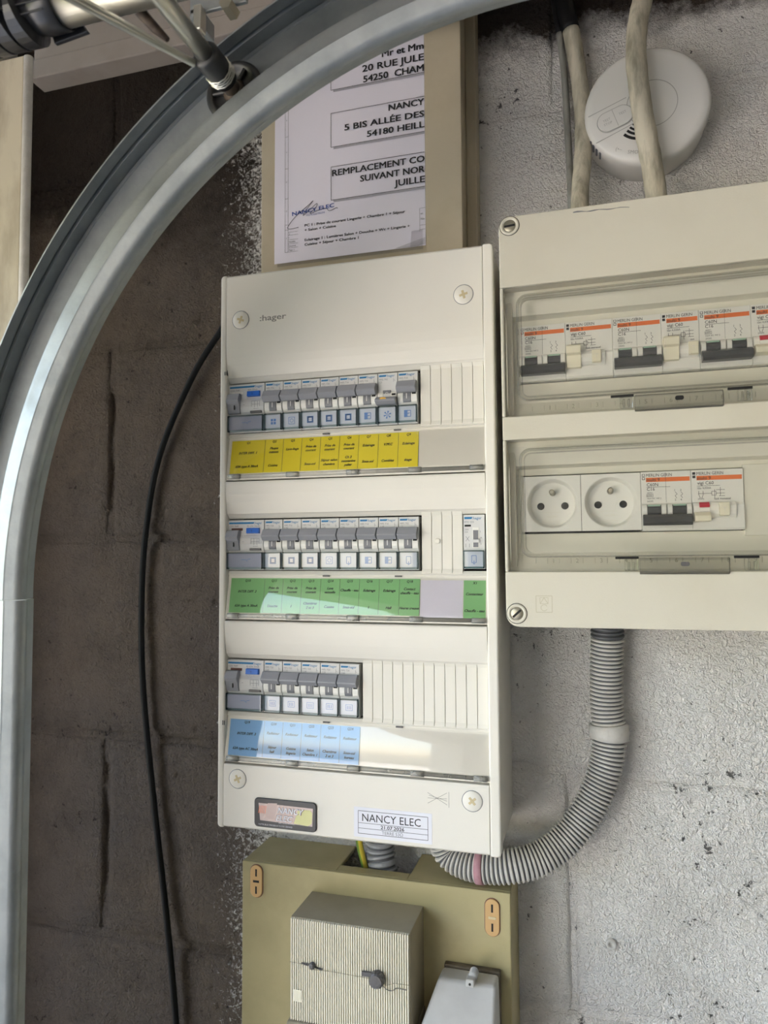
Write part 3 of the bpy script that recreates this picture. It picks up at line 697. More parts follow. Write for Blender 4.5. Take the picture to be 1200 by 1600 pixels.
# ================================================================ devices inside the consumer unit
YFc = -92.0
def pict(mb, kind, xc, zc, y):
    def sq(a, b, c, d): mb.box(a, b, y, y+.05, c, d)
    if kind == 'socket':
        mb.ring([(xc+q[0], zc+q[1]) for q in ((-3, -3), (3, -3), (3, 3), (-3, 3), )]*1, [(xc+2.1*cos(a), zc+2.1*sin(a)) for a in (5*pi/4, 7*pi/4, pi/4, 3*pi/4)], 'y', y, y+.05)
        for dx in (-.8, .8): mb.cyl((xc+dx, y, zc), (xc+dx, y+.05, zc), .3, n=6)
        for a in range(12): line(mb, xc+2.4*cos(a*pi/6), zc+2.4*sin(a*pi/6), xc+2.4*cos((a+1)*pi/6), zc+2.4*sin((a+1)*pi/6), .7, y)
    elif kind == 'light':
        sq(xc-3, xc, zc-3, zc+3); line(mb, xc, zc+2.6, xc+2.8, zc+2.6, .5, y); line(mb, xc+2.8, zc+2.6, xc+2.8, zc-2.6, .5, y); line(mb, xc+2.8, zc-2.6, xc, zc-2.6, .5, y); line(mb, xc, zc, xc+2, zc+.4, .6, y)
    elif kind == 'fan':
        for a in range(6): t_ = a*pi/3+.3; mb.prism([(xc, zc), (xc+3.4*cos(t_-.22), zc+3.4*sin(t_-.22)), (xc+3.4*cos(t_+.22), zc+3.4*sin(t_+.22))], 'y', y, y+.05)
    elif kind == 'washer':
        obox(mb, xc-2.8, xc+2.8, zc-3, zc+3, .4, y)
        for a in range(10): line(mb, xc+1.6*cos(a*pi/5), zc+1.6*sin(a*pi/5), xc+1.6*cos((a+1)*pi/5), zc+1.6*sin((a+1)*pi/5), .35, y)
    elif kind == 'hob':
        for dx, dz in ((-1.4, 1.4), (1.4, 1.4), (-1.4, -1.4), (1.4, -1.4)): sq(xc+dx-1.1, xc+dx+1.1, zc+dz-1.1, zc+dz+1.1)
    elif kind == 'heater':
        obox(mb, xc-3, xc+3, zc-2.4, zc+2.4, .35, y)
        for dx in (-1.5, 0, 1.5): line(mb, xc+dx, zc-1.4, xc+dx, zc+1.4, .5, y)
    elif kind == 'tank':
        obox(mb, xc-1.9, xc+1.9, zc-2.8, zc+3, .45, y); line(mb, xc, zc-1, xc, zc-2.8, .4, y); sq(xc-.7, xc+.7, zc-4, zc-3.4)
def label_holder(root, x0, x1, ox, oz, cardm, kind):
    """transparent label carrier at the foot of a device"""
    z0, z1, y0, y1 = oz-29.6, oz-44.4, YFc-3.6, YFc+.4
    h = MB(); r = .75
    h.box(x0+.3, x0+.3+r, y0, y1, z0, z1); h.box(x1-.3-r, x1-.3, y0, y1, z0, z1); h.box(x0+.3+r, x1-.3-r, y0, y1, z0, z0-r); h.box(x0+.3+r, x1-.3-r, y0, y1, z1+1.4, z1)
    a = h.build('label_holder', M['holderedge'], root, bevel=.2, seg=1)
    c = MB().box(x0+1, x1-1, y1-1.6, y1-1.3, z0-.9, z1+1.5).build('pictogram_card', cardm, a)
    if kind:
        p = MB(); pict(p, kind, (x0+x1)/2, (z0+z1)/2+.2, y1-1.75); p.build('pictogram', M['pict'], a)
    f = MB(); n = 6
    k = f.addv([(x0+1.05+(x1-x0-2.1)*i/n, y0+.35+(.5*(2*i/n-1)**2 if x1-x0 < 20 else 0)*.3+ (.35 if j == 0 else 0), z0-.8 if j == 0 else z1+1.5) for j in (0, 1) for i in range(n+1)])
    for i in range(n): f.face((k+i, k+n+1+i, k+n+2+i, k+i+1), True)
    f.build('clear_front', M['holder'], a)
def breaker(x, zt, label, t1, t2, kind, off=False, group=None):
    o = thing('circuit_breaker', label, 'circuit breaker', (x+8.7, YFc, zt-45), group)
    w_ = 17.3
    MB().prism([(YFc+28, zt-.4), (YFc+.6, zt-.2), (YFc, zt-.8), (YFc, zt-17), (YFc-1.2, zt-18), (YFc-2.2, zt-21), (YFc-1.8, zt-25), (YFc, zt-28.4), (YFc, zt-44.6), (YFc+.6, zt-45.2), (YFc+28, zt-45.2)], 'x', x+.12, x+w_).build('body', M['device'], o, bevel=.15, seg=1)
    y = YFc-.06
    mb = MB(); mb.prism([(x+1, zt-1.9), (x+1, zt-3.5), (x+7, zt-3.5), (x+7.8, zt-1.9)], 'y', y, y+.08); mb.text(':hager', x+7.6, y, zt-3.8, 2.2, 'L', .016, width=8.6); mb.build('maker_mark', M['blueink'], o)
    mb = MB(); mb.text(t1, x+1.2, y, zt-6.6, 1.6, 'L'); mb.text(t2, x+1.2, y, zt-8.8, 1.5, 'L')
    line(mb, x+14, zt-5, x+14, zt-8.4, .2, y); line(mb, x+14, zt-6.4, x+15.4, zt-7.4, .2, y)
    mb.build('lettering', M['greyink'], o)
    if not off:
        MB().prism([(YFc+1, zt-9.2), (YFc-4.2, zt-9.0), (YFc-5.0, zt-9.6), (YFc-8.6, zt-14.6), (YFc-8.8, zt-15.6), (YFc-5.6, zt-19.2), (YFc+1, zt-19.2)], 'x', x+.15, x+w_-.3).build('lever', M['lever'], o, bevel=.3)
    else:
        MB().prism([(YFc+1, zt-22), (YFc-6, zt-22.2), (YFc-10, zt-24.8), (YFc-10.2, zt-26.4), (YFc-6, zt-28.6), (YFc+1, zt-28.8)], 'x', x-.3, x+w_+.1).build('lever', M['lever'], o, bevel=.3)
        MB().prism([(x+7+2.6*cos(a*pi/9)*1.1, zt-24.5+1.15*sin(a*pi/9)) for a in range(18)], 'y', YFc-9.9, YFc-8.2).build('state_dot', mat('amber_dot', hexc(222, 170, 50), .5), o)
        MB().box(x+4.6, x+11.6, YFc-1.4, YFc+1, zt-15.6, zt-21.6).build('tongue', M['leverdk'], o, bevel=.3)
        mb = MB(); mb.text('O', x+8.2, YFc-1.5, zt-19.8, 2.6, 'C', .01); mb.build('mark', M['device'], o)
    if not off:
        # curved tongue with its white mark
        pr = []
        for i in range(7): a = radians(-50+i*17); pr.append((YFc-1.2-2.6*cos(a)+0.6, zt-22.2-6.0*sin(a)))
        MB().prism([(YFc+1, pr[0][1])]+pr+[(YFc+1, pr[-1][1])], 'x', x+5.2, x+11.8, smooth=False).build('tongue', M['leverdk'], o, bevel=.15, seg=1)
        MB().box(x+8.0, x+8.8, YFc-3.45, YFc-3.0, zt-19.8, zt-24.2).build('mark', M['device'], o)
    for a, b in ((x+.3, x+5), (x+12, x+w_-.2)):
        pr = [(YFc+1, zt-17.6)]+[(YFc-2.6*cos(radians(q))-.2, zt-22.4-5.4*sin(radians(q))) for q in (-72, -48, -24, 0, 24, 48, 72)]+[(YFc+1, zt-28.2)]
        MB().prism(pr, 'x', a, b).build('cheek', M['devwhite'], o, bevel=.15, seg=1)
    MB().box(x+13, x+16.2, YFc-3.2, YFc-2.5, zt-19.0, zt-20.6).build('notch', M['dark'], o)
    label_holder(o, x, x+w_, x, zt, M['pictcard'], kind)
    return o
def rcd(x, zt, label, t1, ind, rating):
    o = thing('residual_current_switch', label, 'rcd switch', (x+18, YFc, zt-45), None); w_ = 35.7
    MB().prism([(YFc+28, zt-.4), (YFc+.6, zt-.2), (YFc, zt-.8), (YFc, zt-14), (YFc-1.6, zt-17), (YFc-2.2, zt-22), (YFc-1.2, zt-26.5), (YFc, zt-28.6), (YFc, zt-44.6), (YFc+.6, zt-45.2), (YFc+28, zt-45.2)], 'x', x+.12, x+w_).build('body', M['device'], o, bevel=.15, seg=1)
    y = YFc-.07
    mb = MB(); mb.prism([(x+1, zt-2.2), (x+1, zt-3.9), (x+25.4, zt-3.9), (x+26.2, zt-2.2)], 'y', y, y+.08); mb.text(':hager', x+26, y, zt-4.2, 2.3, 'L', .016, width=9); mb.build('maker_mark', M['blueink'], o)
    mb = MB(); mb.text(t1, x+1.4, y, zt-6.6, 1.6); mb.text(rating, x+19, y, zt-6.6, 1.6, width=15.5); mb.text('Test mensuel', x+18.5, y, zt-14.6, 1.1)
    y2 = YFc-2.5
    for a, b, c, d in ((24, -17, 32, -17), (24, -17, 24, -22), (32, -17, 32, -22), (27, -17, 27, -23), (30, -17.5, 30, -23), (24, -20, 32, -20), (26, -24, 31, -24), (15.5, -20, 17, -20)): line(mb, x+a, zt+b, x+c, zt+d, .25, y2)
    mb.build('lettering', M['greyink'], o)
    MB().box(x+22.5, x+33.5, YFc-2.4, YFc-.3, zt-25.8, zt-27.8).build('rating_plate', M['knob'], o, bevel=.1)
    MB().box(x+3.6, x+14.6, YFc-.5, YFc+.4, zt-7.6, zt-9.8).build('indicator_window', M[ind], o, bevel=.1)
    MB().prism([(YFc+1, zt-7.4), (YFc-2.6, zt-7.7), (YFc-3.2, zt-12.2), (YFc-1, zt-12.6), (YFc+1, zt-12.6)], 'x', x+19.4, x+31.6).build('test_button', M['bluebtn'], o, bevel=.25)
    mb = MB(); mb.text('T', x+25, YFc-3.3, zt-11.4, 2, 'C'); mb.build('test_mark', M['ink'], o)
    MB().prism([(YFc+1, zt-9.6), (YFc-3.8, zt-9.4), (YFc-4.4, zt-10), (YFc-7, zt-15.6), (YFc-6.4, zt-17.6), (YFc-5.0, zt-19), (YFc-3.8, zt-23), (YFc-2.6, zt-27.6), (YFc+1, zt-28)], 'x', x+.6, x+12.6).build('lever', M['lever'], o, bevel=.35)
    MB().box(x+7.4, x+8.4, YFc-4.9, YFc-4.0, zt-20.4, zt-24.4).build('mark', M['dark'], o)
    label_holder(o, x, x+w_, x, zt, M['greycard'], None)
    mb = MB(); y = YFc-1.45
    for a, b, c, d in ((14, -36, 18, -36), (18, -36, 20, -37.4), (19.5, -36, 23, -35.2)): line(mb, x+a, zt+b, x+c, zt+d, .35, y)
    mb.build('switch_pictogram', M['pict'], o)
    return o
ZT = [-100.6, -225.0, -350.2]
rcd(XD, ZT[0], 'grey two-pole residual current switch at left end of the top row', 'CDA 764F', 'devwhite', '40A 30mA')
rcd(XD, ZT[1], 'grey two-pole residual current switch at left end of the middle row', 'CDS 764F', 'brown', 'ID 63A 30mA')
rcd(XD, ZT[2], 'grey two-pole residual current switch at left end of the bottom row', 'CDS 764F', 'brown', 'ID 63A 30mA')
S1 = [('MFS 732', 'C32', 'hob', 'above yellow label Q2, next to the wide switch'), ('MFS 720', 'C20', 'washer', 'above yellow label Q3 for the washing machine'), ('MFS 720', 'C20', 'socket', 'above yellow label Q4'),
      ('MFS 720', 'C20', 'socket', 'above yellow label Q5'), ('MFS 716', 'C16', 'socket', 'above yellow label Q6'), ('MFS 710', 'C10', 'light', 'above yellow label Q7, left of the switched-off one'),
      ('MFS 702', 'C2', 'fan', ''), ('MFS 710', 'C10', 'light', 'above yellow label Q9, last before the blank strips')]
S2 = [('MFS 720', 'socket', 'above green label Q11, next to the wide switch'), ('MFS 716', 'socket', 'above green label Q12'), ('MFS 716', 'socket', 'above green label Q13'), ('MFS 720', 'washer', 'above green label Q14 for the dishwasher'),
      ('MFS 720', 'tank', 'above green label Q15 for the water heater'), ('MFS 710', 'light', 'above green label Q16'), ('MFS 710', 'light', 'above green label Q17'), ('MFS 702', 'tank', 'above green label Q18, last before the blank strips')]
for i, (a, b, k_, d_) in enumerate(S1):
    lab = 'narrow circuit breaker with its lever down, above yellow label Q8' if i == 6 else 'narrow circuit breaker '+d_
    breaker(XD+36.4+i*MW*1.012, ZT[0], lab, a, b, k_, off=(i == 6), group='circuit breakers in the consumer unit')
for i, (a, k_, d_) in enumerate(S2): breaker(XD+36.4+i*MW*1.012, ZT[1], 'narrow circuit breaker '+d_, a, 'C'+str(int(a[-2:])), k_, group='circuit breakers in the consumer unit')
for i, d_ in enumerate(('above blue label Q20, next to the wide switch', 'above blue label Q21', 'above blue label Q22, middle of five', 'above blue label Q23', 'above blue label Q24, last before the blank strips')):
    breaker(XD+36.4+i*MW*1.012, ZT[2], 'narrow circuit breaker '+d_, 'MFS 720', 'C20', 'heater', group='circuit breakers in the consumer unit')
# contactor at the right end of the middle row
x, zt = 221.8, ZT[1]+.6
o = thing('contactor', 'pale contactor alone at the right end of the middle row', 'contactor', (x+9, YFc, zt-45))
MB().prism([(YFc+28, zt-.2), (YFc, zt-.2), (YFc, zt-28.6), (YFc+.6, zt-44.8), (YFc+28, zt-45)], 'x', x+.2, x+17.6).build('body', M['device'], o, bevel=.2)
y = YFc-.06
mb = MB(); mb.prism([(x+1, zt-2), (x+1, zt-3.8), (x+7, zt-3.8), (x+7.8, zt-2)], 'y', y, y+.08); mb.text(':hager', x+7.6, y, zt-4.1, 2.3, 'L', .016, width=9); mb.build('maker_mark', M['blueink'], o)
mb = MB(); mb.text('ETC 225', x+1.2, y, zt-7, 1.6); mb.text('230V', x+1.2, y, zt-13, 1.2); mb.text('25A', x+1.2, y, zt-15, 1.2)
for i, c in enumerate(('I', 'A', '0')): mb.text(c, x+14, y, zt-15-i*5, 1.6)
for a, b, c, d in ((2, -18, 5, -22), (5, -18, 2, -22), (2, -24, 2, -27), (5, -24, 5, -27)): line(mb, x+a, zt+b, x+c, zt+d, .3, y)
mb.build('lettering', M['greyink'], o)
MB().box(x+1.2, x+6.4, YFc-.3, YFc+.2, zt-8.4, zt-10).build('rating_bar', M['dark'], o)
MB().box(x+7.6, x+13, YFc-.25, YFc+.3, zt-10.5, zt-27.5).build('slider_frame', M['devwhite'], o, bevel=.1)
MB().box(x+8.2, x+12.4, YFc-.4, YFc+.2, zt-13, zt-27).build('slider_slot', M['leverdk'], o)
MB().box(x+8, x+13.4, YFc-3.2, YFc-.2, zt-20.6, zt-23.2).build('slider', M['device'], o, bevel=.4)
label_holder(o, x, x+17.6, x, zt, M['pictcard'], 'tank')
# ================================================================ cream weatherproof enclosure on the right
A_ = .0049; BX, BZ = 257.1, 12.1
YR = -114.3; RW, RH = 440, 325.6
XFR = Matrix.Translation((BX, 0, BZ)) @ Matrix.Rotation(-A_, 4, 'Y')       # local: x right, z down is negative
def RB(): m_ = MB(); m_.xf = XFR; return m_
rb = thing('weatherproof_enclosure', 'cream plastic enclosure with two clear windows, on the right', 'fuse box', (BX+200, 0, BZ-RH))
WZ = [(-57.5, -161.3), (-179.8, -283.0)]; WX0, WX1 = 2.6, 425
# front cover with the two window openings: frames built from pieces with rounded outer corners
def qpoly(L): return L
mb = RB(); YB = YR+16
mb.prism(arcp(RW-10, -10, 10, 0, 90)+arcp(10, -10, 10, 90, 180)+[(0, WZ[0][0]), (RW, WZ[0][0])], 'y', YR, YB)
mb.prism([(0, WZ[0][1]), (RW, WZ[0][1]), (RW, WZ[1][0]), (0, WZ[1][0])][::-1], 'y', YR, YB)
mb.prism([(RW, WZ[1][1]), (0, WZ[1][1])]+arcp(10, -RH+10, 10, 180, 270)+arcp(RW-10, -RH+10, 10, 270, 360), 'y', YR, YB)
for (a, b) in WZ: mb.box(0, WX0, YR, YB, a, b); mb.box(WX1, RW, YR, YB, a, b)
mb.build('front_cover', M['cream'], rb, bevel=.8, seg=2)
mb = RB(); mb.box(3, 8, YB-2, 0, -RH+3, -3); mb.box(RW-8, RW-3, YB-2, 0, -RH+3, -3); mb.box(8, RW-8, YB-2, 0, -8, -3); mb.box(8, RW-8, YB-2, 0, -RH+3, -RH+8); mb.box(8, RW-8, -7, -1, -RH+8, -8)
mb.build('housing', M['cream'], rb, bevel=1)
# seam crack at the top edge, scuffs, MG mark
mb = RB(); P = [Vector((58+i*3.2, YR-.1, -3.9-.12*i+.35*sin(i*1.3))) for i in range(14)]
mb.sweep(P, [.12+.55*abs(sin(i*.9+.6))*(1-i/16) for i in range(14)], 4); mb.build('scuff_mark', M['leverdk'], rb)
mb = RB(); obox(mb, 23, 35, -314, -301.5, .4, YR-.05); obox(mb, 26, 32, -307.5, -302.8, .3, YR-.05); line(mb, 26, -307.5, 29, -303, .4, YR-.05); line(mb, 29, -303, 32, -307.5, .4, YR-.05)
for a in range(10): line(mb, 29+2.4*cos(a*pi/6+.5), -310.6+2.4*sin(a*pi/6+.5), 29+2.4*cos((a+1)*pi/6+.5), -310.6+2.4*sin((a+1)*pi/6+.5), .35, YR-.05)
mb.build('moulded_emblem', mat('moulded_shadow_tone', hexc(188, 181, 155), .5), rb)
for (x, z, a) in ((8.8, -7.8, 4), (8.3, -315.2, 42)):
    mb = RB(); mb.lathe([(7.5, .5), (7.5, -.5), (7.0, -.9), (5.4, -.9), (5.0, .4), (2, .4)], (x, YR, z), 36); s_ = mb.build('cover_screw', M['cream'], rb)
    mb = RB(); mb.ring([(x+8*cos(q*pi/18), z+8*sin(q*pi/18)) for q in range(36)], [(x+7.55*cos(q*pi/18), z+7.55*sin(q*pi/18)) for q in range(36)], 'y', YR-.1, YR+.3); mb.build('gap_ring', M['dark'], s_)
    mb = RB(); mb.lathe([(4.9, .5), (4.9, -.2), (4.5, -.5), (1, -.5)], (x, YR, z), 30); mb.build('screw_head', M['screw'], s_)
    mb = RB(); mb.xf = XFR @ Matrix.Translation((x, YR-.52, z)) @ Matrix.Rotation(radians(-a), 4, 'Y'); mb.box(-4.2, 4.2, -.05, .3, -.85, .85); mb.build('screw_slot', M['dark'], s_)
# fascia inside each window
for wi, (a, b) in enumerate(WZ):
    dz = 0 if wi == 0 else -122.3
    mb = RB(); T0 = -84.9+dz+1; B0 = -132.0+dz+1          # device slot
    mb.prism([(YB-3, a+1), (YB-3.2, a-4), (-97, a-19), (-90, a-21), (-90, T0), (-84, T0), (-84, a+1)], 'x', 1, RW-1)
    mb.prism([(YB-3, b-1), (YB-3.2, b+1.5), (-92, b+14), (-90, B0), (-84, B0), (-84, b-1)], 'x', 1, RW-1)
    mb.box(1, 13.0, -90, -84, T0, B0)
    mb.build('fascia', M['creamin'], rb, bevel=.3)
    mb = RB(); mb.box(1, RW-1, -72, -68, a, b); mb.build('slot_back', M['dark'], rb)
    mb = RB(); zc = b+7.6
    for i in range(0, 21):
        xx = 22.5+i*9
        line(mb, xx, zc-1.6, xx, zc+2.6, .3, -99.4)
        if i % 2 == 1: mb.text(str((i+1)//2), xx+4.6, -99.4, zc-1.2, 3.6, 'C')
    mb.build('moulded_numbers', mat('moulded_relief_tone', hexc(170, 166, 146), .5), rb)
    # transparent window: flange, raised rounded pane, edges, latch
    wn = RB(); m1 = 11.5
    of = rrect(WX0+.8, WX1-.8, b+.8, a-.8, 1.5, 5); inn = rrect(WX0+m1, WX1-m1, b+12.5, a-9, 7, 5)
    wn.ring(of, inn, 'y', YR-1.0, YR+1.0); win = wn.build('window', M['window'], rb)
    wn = RB(); inn2 = rrect(WX0+m1+2.2, WX1-m1-2.2, b+14.7, a-11, 5.5, 5)
    wn.ring(inn, inn2, 'y', YR-3.2, YR+4); wn.build('window_rim', M['winedge'], win)
    wn = RB(); rr = rrect(WX0+m1-1, WX1-m1+1, b+11.5, a-8, 8, 8); wn.sweep([(p[0], YR-1.3, p[1]) for p in rr]+[(rr[0][0], YR-1.3, rr[0][1])], .55, 6); wn.build('moulded_bead', M['winedge'], win)
    wn = RB(); wn.prism(inn2, 'y', YR+2.2, YR+3.8); wn.build('window_pane', M['window'], win)
    for x0_, x1_ in ((99, 160),):
        lt = RB(); lt.prism([(YR-2.2, b+10), (YR-4.6, b+8), (YR-4.6, b+1.2), (YR-1, b-2.2), (YR, b-2.2), (YR, b+10)], 'x', x0_, x1_); l_ = lt.build('latch', M['winedge'], win, bevel=.6)
        lt = RB(); lt.prism(rrect(127, 133, b+3.8, b+7, 1.4), 'y', YR-5.2, YR-4.4); lt.build('latch_hole', M['dark'] if wi == 0 else M['knob'], l_)
    for x0_ in (82, 163):
        lt = RB(); lt.box(x0_, x0_+16.5, YR-1.5, YR-.9, b+11.2, b+9.2); g_ = lt.build('latch_gap', M['dark'], win)
        lt = RB(); lt.box(x0_+6.5, x0_+15.5, YR-3.6, YR-1.2, b+9, b+.5); lt.box(x0_+8.5, x0_+10, YR-5, YR-3.6, b+7, b+1); lt.box(x0_+12, x0_+13.5, YR-5, YR-3.6, b+7, b+1); lt.build('catch', M['winedge'], win, bevel=.4)
# devices in the right enclosure
YQ = -95.4
def c60(x, zt, label, rx=0):
    """two-module breaker, black lever down"""
    o = thing('double_breaker', label, 'circuit breaker', tuple(XFR @ Vector((x+18, YQ, zt-45))), 'wide black-lever breakers'); w_ = 35.8
    m_ = RB(); m_.prism([(YQ+20, zt), (YQ, zt), (YQ, zt-24.5), (YQ-1.2, zt-26), (YQ-1.2, zt-44), (YQ, zt-45.5), (YQ+20, zt-45.5)], 'x', x, x+w_); m_.build('body', M['devwhite'], o, bevel=.25)
    m_ = RB(); y = YQ-.07; m_.prism([(x+3.8, zt-4.6), (x+35, zt-4.6), (x+35, zt-7.9), (x+3.8, zt-7.9)][::-1], 'y', y, y+.08); m_.build('orange_band', M['orange'], o)
    m_ = RB(); y = YQ-.16
    m_.text('MERLIN GERIN', x+3.9, y, zt-3.9, 2.4, 'L', .004, width=18.5); m_.text('multi 9', x+4.2, y, zt-7.5, 2.5, 'L', .01); m_.text('C60N', x+4.2, y, zt-11.2, 2.5, 'L', .01); m_.text('C16', x+4.2, y, zt-14.6, 2.5, 'L', .01)
    line(m_, x+4, zt-11.9, x+21, zt-11.9, .25, y)
    m_.text('400V~', x+4.2, y, zt-17, 1.3); m_.text('6000', x+4.2, y, zt-19, 1.4); obox(m_, x+3.9, x+8.6, zt-19.4, zt-17.4, .2, y); m_.text('10kA IEC 947.2', x+4.2, y, zt-21.2, 1.2); m_.text('24202', x+4.2, y, zt-23.4, 1.3)
    m_.text('1', x+24, y, zt-15.5, 1.6); m_.text('3', x+28, y, zt-15.5, 1.6); m_.text('2', x+24, y, zt-22.8, 1.6); m_.text('4', x+28, y, zt-22.8, 1.6)
    for dx in (0, 4):
        line(m_, x+24.5+dx, zt-16, x+25.8+dx, zt-17.8, .25, y); line(m_, x+25.8+dx, zt-17.8, x+24.3+dx, zt-19, .25, y); line(m_, x+24.3+dx, zt-19, x+25.5+dx, zt-20.8, .25, y)
    m_.box(x+.9, x+3, y, y+.06, zt-1.6, zt-3.6); m_.box(x+.9, x+3, y, y+.06, zt-4.2, zt-6.2)
    line(m_, x+17.9, zt-1, x+17.9, zt-24, .16, y+.04)
    m_.build('lettering', M['ink'], o)
    m_ = RB()
    m_.box(x+1.3, x+2.6, YQ-.2, YQ-.14, zt-1.9, zt-3.2); m_.box(x+1.3, x+2.6, YQ-.2, YQ-.14, zt-4.6, zt-5.8); m_.build('emblem_print', M['devwhite'], o)
    for a0 in (0, 18):
        for a, b in ((a0+.3, a0+3.8), (a0+14, a0+17.5)):
            m_ = RB(); pr = [(YQ+1, zt-24.8)]+[(YQ-.8-4.4*cos(radians(q)), zt-29.8-5.0*sin(radians(q))) for q in (-80, -50, -25, 0, 25, 50, 80)]+[(YQ+1, zt-35)]
            m_.prism(pr, 'x', x+a, x+b); m_.build('cheek', M['devwhite'], o, bevel=.3, seg=1)
        m_ = RB(); pr = [(YQ+1, zt-26)]+[(YQ-.8-3.4*cos(radians(q)), zt-30-4.6*sin(radians(q))) for q in (-70, -50, -25, 0, 25, 50, 70)]+[(YQ+1, zt-35)]
        m_.prism(pr, 'x', x+a0+3.9, x+a0+13.9); m_.build('drum', M['black'], o)
        m_ = RB(); m_.box(x+a0+4.4, x+a0+13.4, YQ-3.2, YQ-2.2, zt-25.6, zt-27); m_.build('green_flag', mat('pale_green_flag', hexc(160, 190, 170), .5), o)
    m_ = RB(); m_.prism([(YQ+1, zt-33.6), (YQ-5.4, zt-33.2), (YQ-9.4, zt-35.2), (YQ-10.4, zt-39.4), (YQ-8.6, zt-41.6), (YQ+1, zt-41.4)], 'x', x+.5, x+35.3); m_.build('lever', M['black'], o, bevel=.5)
    return o
def vigi(x, zt, w_, label, tripped, bx, tx):
    """earth-leakage block coupled to the breaker on its left"""
    o = thing('earth_leakage_module', label, 'circuit breaker', tuple(XFR @ Vector((x+w_/2, YQ, zt-45))), 'earth leakage modules')
    m_ = RB(); m_.prism([(YQ+20, zt), (YQ, zt), (YQ, zt-25), (YQ-1.2, zt-27), (YQ-1.2, zt-44), (YQ, zt-45.5), (YQ+20, zt-45.5)], 'x', x, x+w_-.2); m_.build('body', M['devwhite'], o, bevel=.25)
    m_ = RB(); y = YQ-.07; m_.prism([(x+3.8, zt-4.6), (x+w_-1, zt-4.6), (x+w_-1, zt-7.9), (x+3.8, zt-7.9)][::-1], 'y', y, y+.08); m_.build('orange_band', M['orange'], o)
    m_ = RB(); y = YQ-.16
    m_.text('MERLIN GERIN', x+3.9, y, zt-3.9, 2.4, 'L', .004, width=18.5); m_.text('multi 9', x+4.2, y, zt-7.5, 2.5, 'L', .01); m_.text('vigi C60', x+4.2, y, zt-11.2, 2.5, 'L', .01, width=12)
    line(m_, x+4, zt-12.2, x+20, zt-12.2, .25, y); m_.text('I\u0394n 0,030A', x+4.2, y, zt-14.6, 1.5, 'L', .006); m_.text('24205', x+4.2, y, zt-22.6, 1.3)
    for a, b, c, d in ((5, -16, 5, -19), (8, -16, 8, -19), (4.5, -18, 14, -18), (5, -19, 6, -21.5), (8, -19, 7, -21.5), (14, -16.5, 17, -16.5), (14, -19.5, 17, -19.5), (14, -16.5, 14, -19.5), (17, -16.5, 17, -19.5), (16, -15, 16, -22), (17, -15.4, 23, -15.4), (17, -18, 23, -18), (19, -20, 23, -20), (20, -13.6, 20, -20)): line(m_, x+a, zt+b, x+c, zt+d, .28, y)
    if w_ > 30: m_.text('test mensuel', x+15.5, y, zt-22.8, 1.6, 'L', .012)
    else: m_.text('test', x+w_-6.5, y, zt-22.8, 1.3, 'L', .012)
    m_.box(x+.9, x+3, y, y+.06, zt-1.6, zt-3.6); m_.box(x+.9, x+3, y, y+.06, zt-4.2, zt-6.2)
    m_.build('lettering', M['ink'], o)
    bw = w_-6.0 if w_ > 30 else w_-1.5
    m_ = RB(); pr = [(YQ+1, zt-24.6)]+[(YQ-.6-4.0*cos(radians(q)), zt-30.6-6.2*sin(radians(q))) for q in (-85, -60, -30, 0, 30, 60, 85)]+[(YQ+1, zt-36.6)]
    m_.prism(pr, 'x', x+.4, x+bw); m_.build('rocker_barrel', M['devwhite'], o, bevel=.4)
    m_ = RB()
    if tripped:
        m_.prism([(YQ+1, zt-32), (YQ-8, zt-32.4), (YQ-11, zt-35), (YQ-11, zt-39), (YQ+1, zt-39.4)], 'x', x+.6, x+11.8); m_.build('rocker', M['ivory'], o, bevel=.5)
        m_ = RB(); m_.prism([(YQ-3, zt-24.6), (YQ-5.2, zt-26.4), (YQ-5.6, zt-28.6), (YQ-3, zt-28.8)], 'x', x+4.6, x+11.6); m_.build('trip_flag', M['red'], o, bevel=.2)
        m_ = RB(); m_.prism([(YQ-3, zt-28.8), (YQ-5.4, zt-28.8), (YQ-5.4, zt-33), (YQ-3, zt-33)], 'x', x+4.6, x+11.6); m_.build('rocker_step', M['devwhite'], o, bevel=.2)
    else:
        m_.prism([(YQ+1, zt-21), (YQ-9, zt-20.6), (YQ-11, zt-22.2), (YQ-10, zt-27.4), (YQ-6.6, zt-28.6), (YQ-5.2, zt-38), (YQ+1, zt-38.4)], 'x', x+.6 if True else x, x+11.8); m_.build('rocker', M['ivory'], o, bevel=.5)
        m_ = RB(); m_.prism([(YQ-3, zt-28.4), (YQ-5.6, zt-28.4), (YQ-5.2, zt-37.6), (YQ-3, zt-37.8)], 'x', x+.7, x+5); m_.build('rocker_inset', M['creamin'], o, bevel=.2)
    m_ = RB(); m_.prism([(YQ-3, zt-25.2), (YQ-6.6, zt-25.4), (YQ-7, zt-30), (YQ-6.6, zt-35), (YQ-3, zt-35.4)], 'x', x+tx, x+tx+7); b_ = m_.build('test_button', M['ivory'], o, bevel=.5)
    m_ = RB(); m_.text('T', x+tx+3.5, YQ-7.1, zt-32, 3.2, 'C'); m_.build('mark', M['creamin'], b_)
    return o
zu = -84.6; x0 = 13.2
c60(x0, zu, 'black-lever double breaker at the far left of the upper window')
vigi(x0+36, zu, 36, 'wide earth leakage module, second from left in the upper window', False, 30, 20)
c60(x0+72, zu, 'black-lever double breaker in the middle of the upper window')
vigi(x0+108, zu, 27, 'narrow earth leakage module between the two right-hand black levers', False, 24, 18.5)
c60(x0+135, zu, 'black-lever double breaker at the right of the upper window')
vigi(x0+171, zu, 36, 'earth leakage module with red flag cut by right picture edge', True, 30, 20)
zl = -207.2
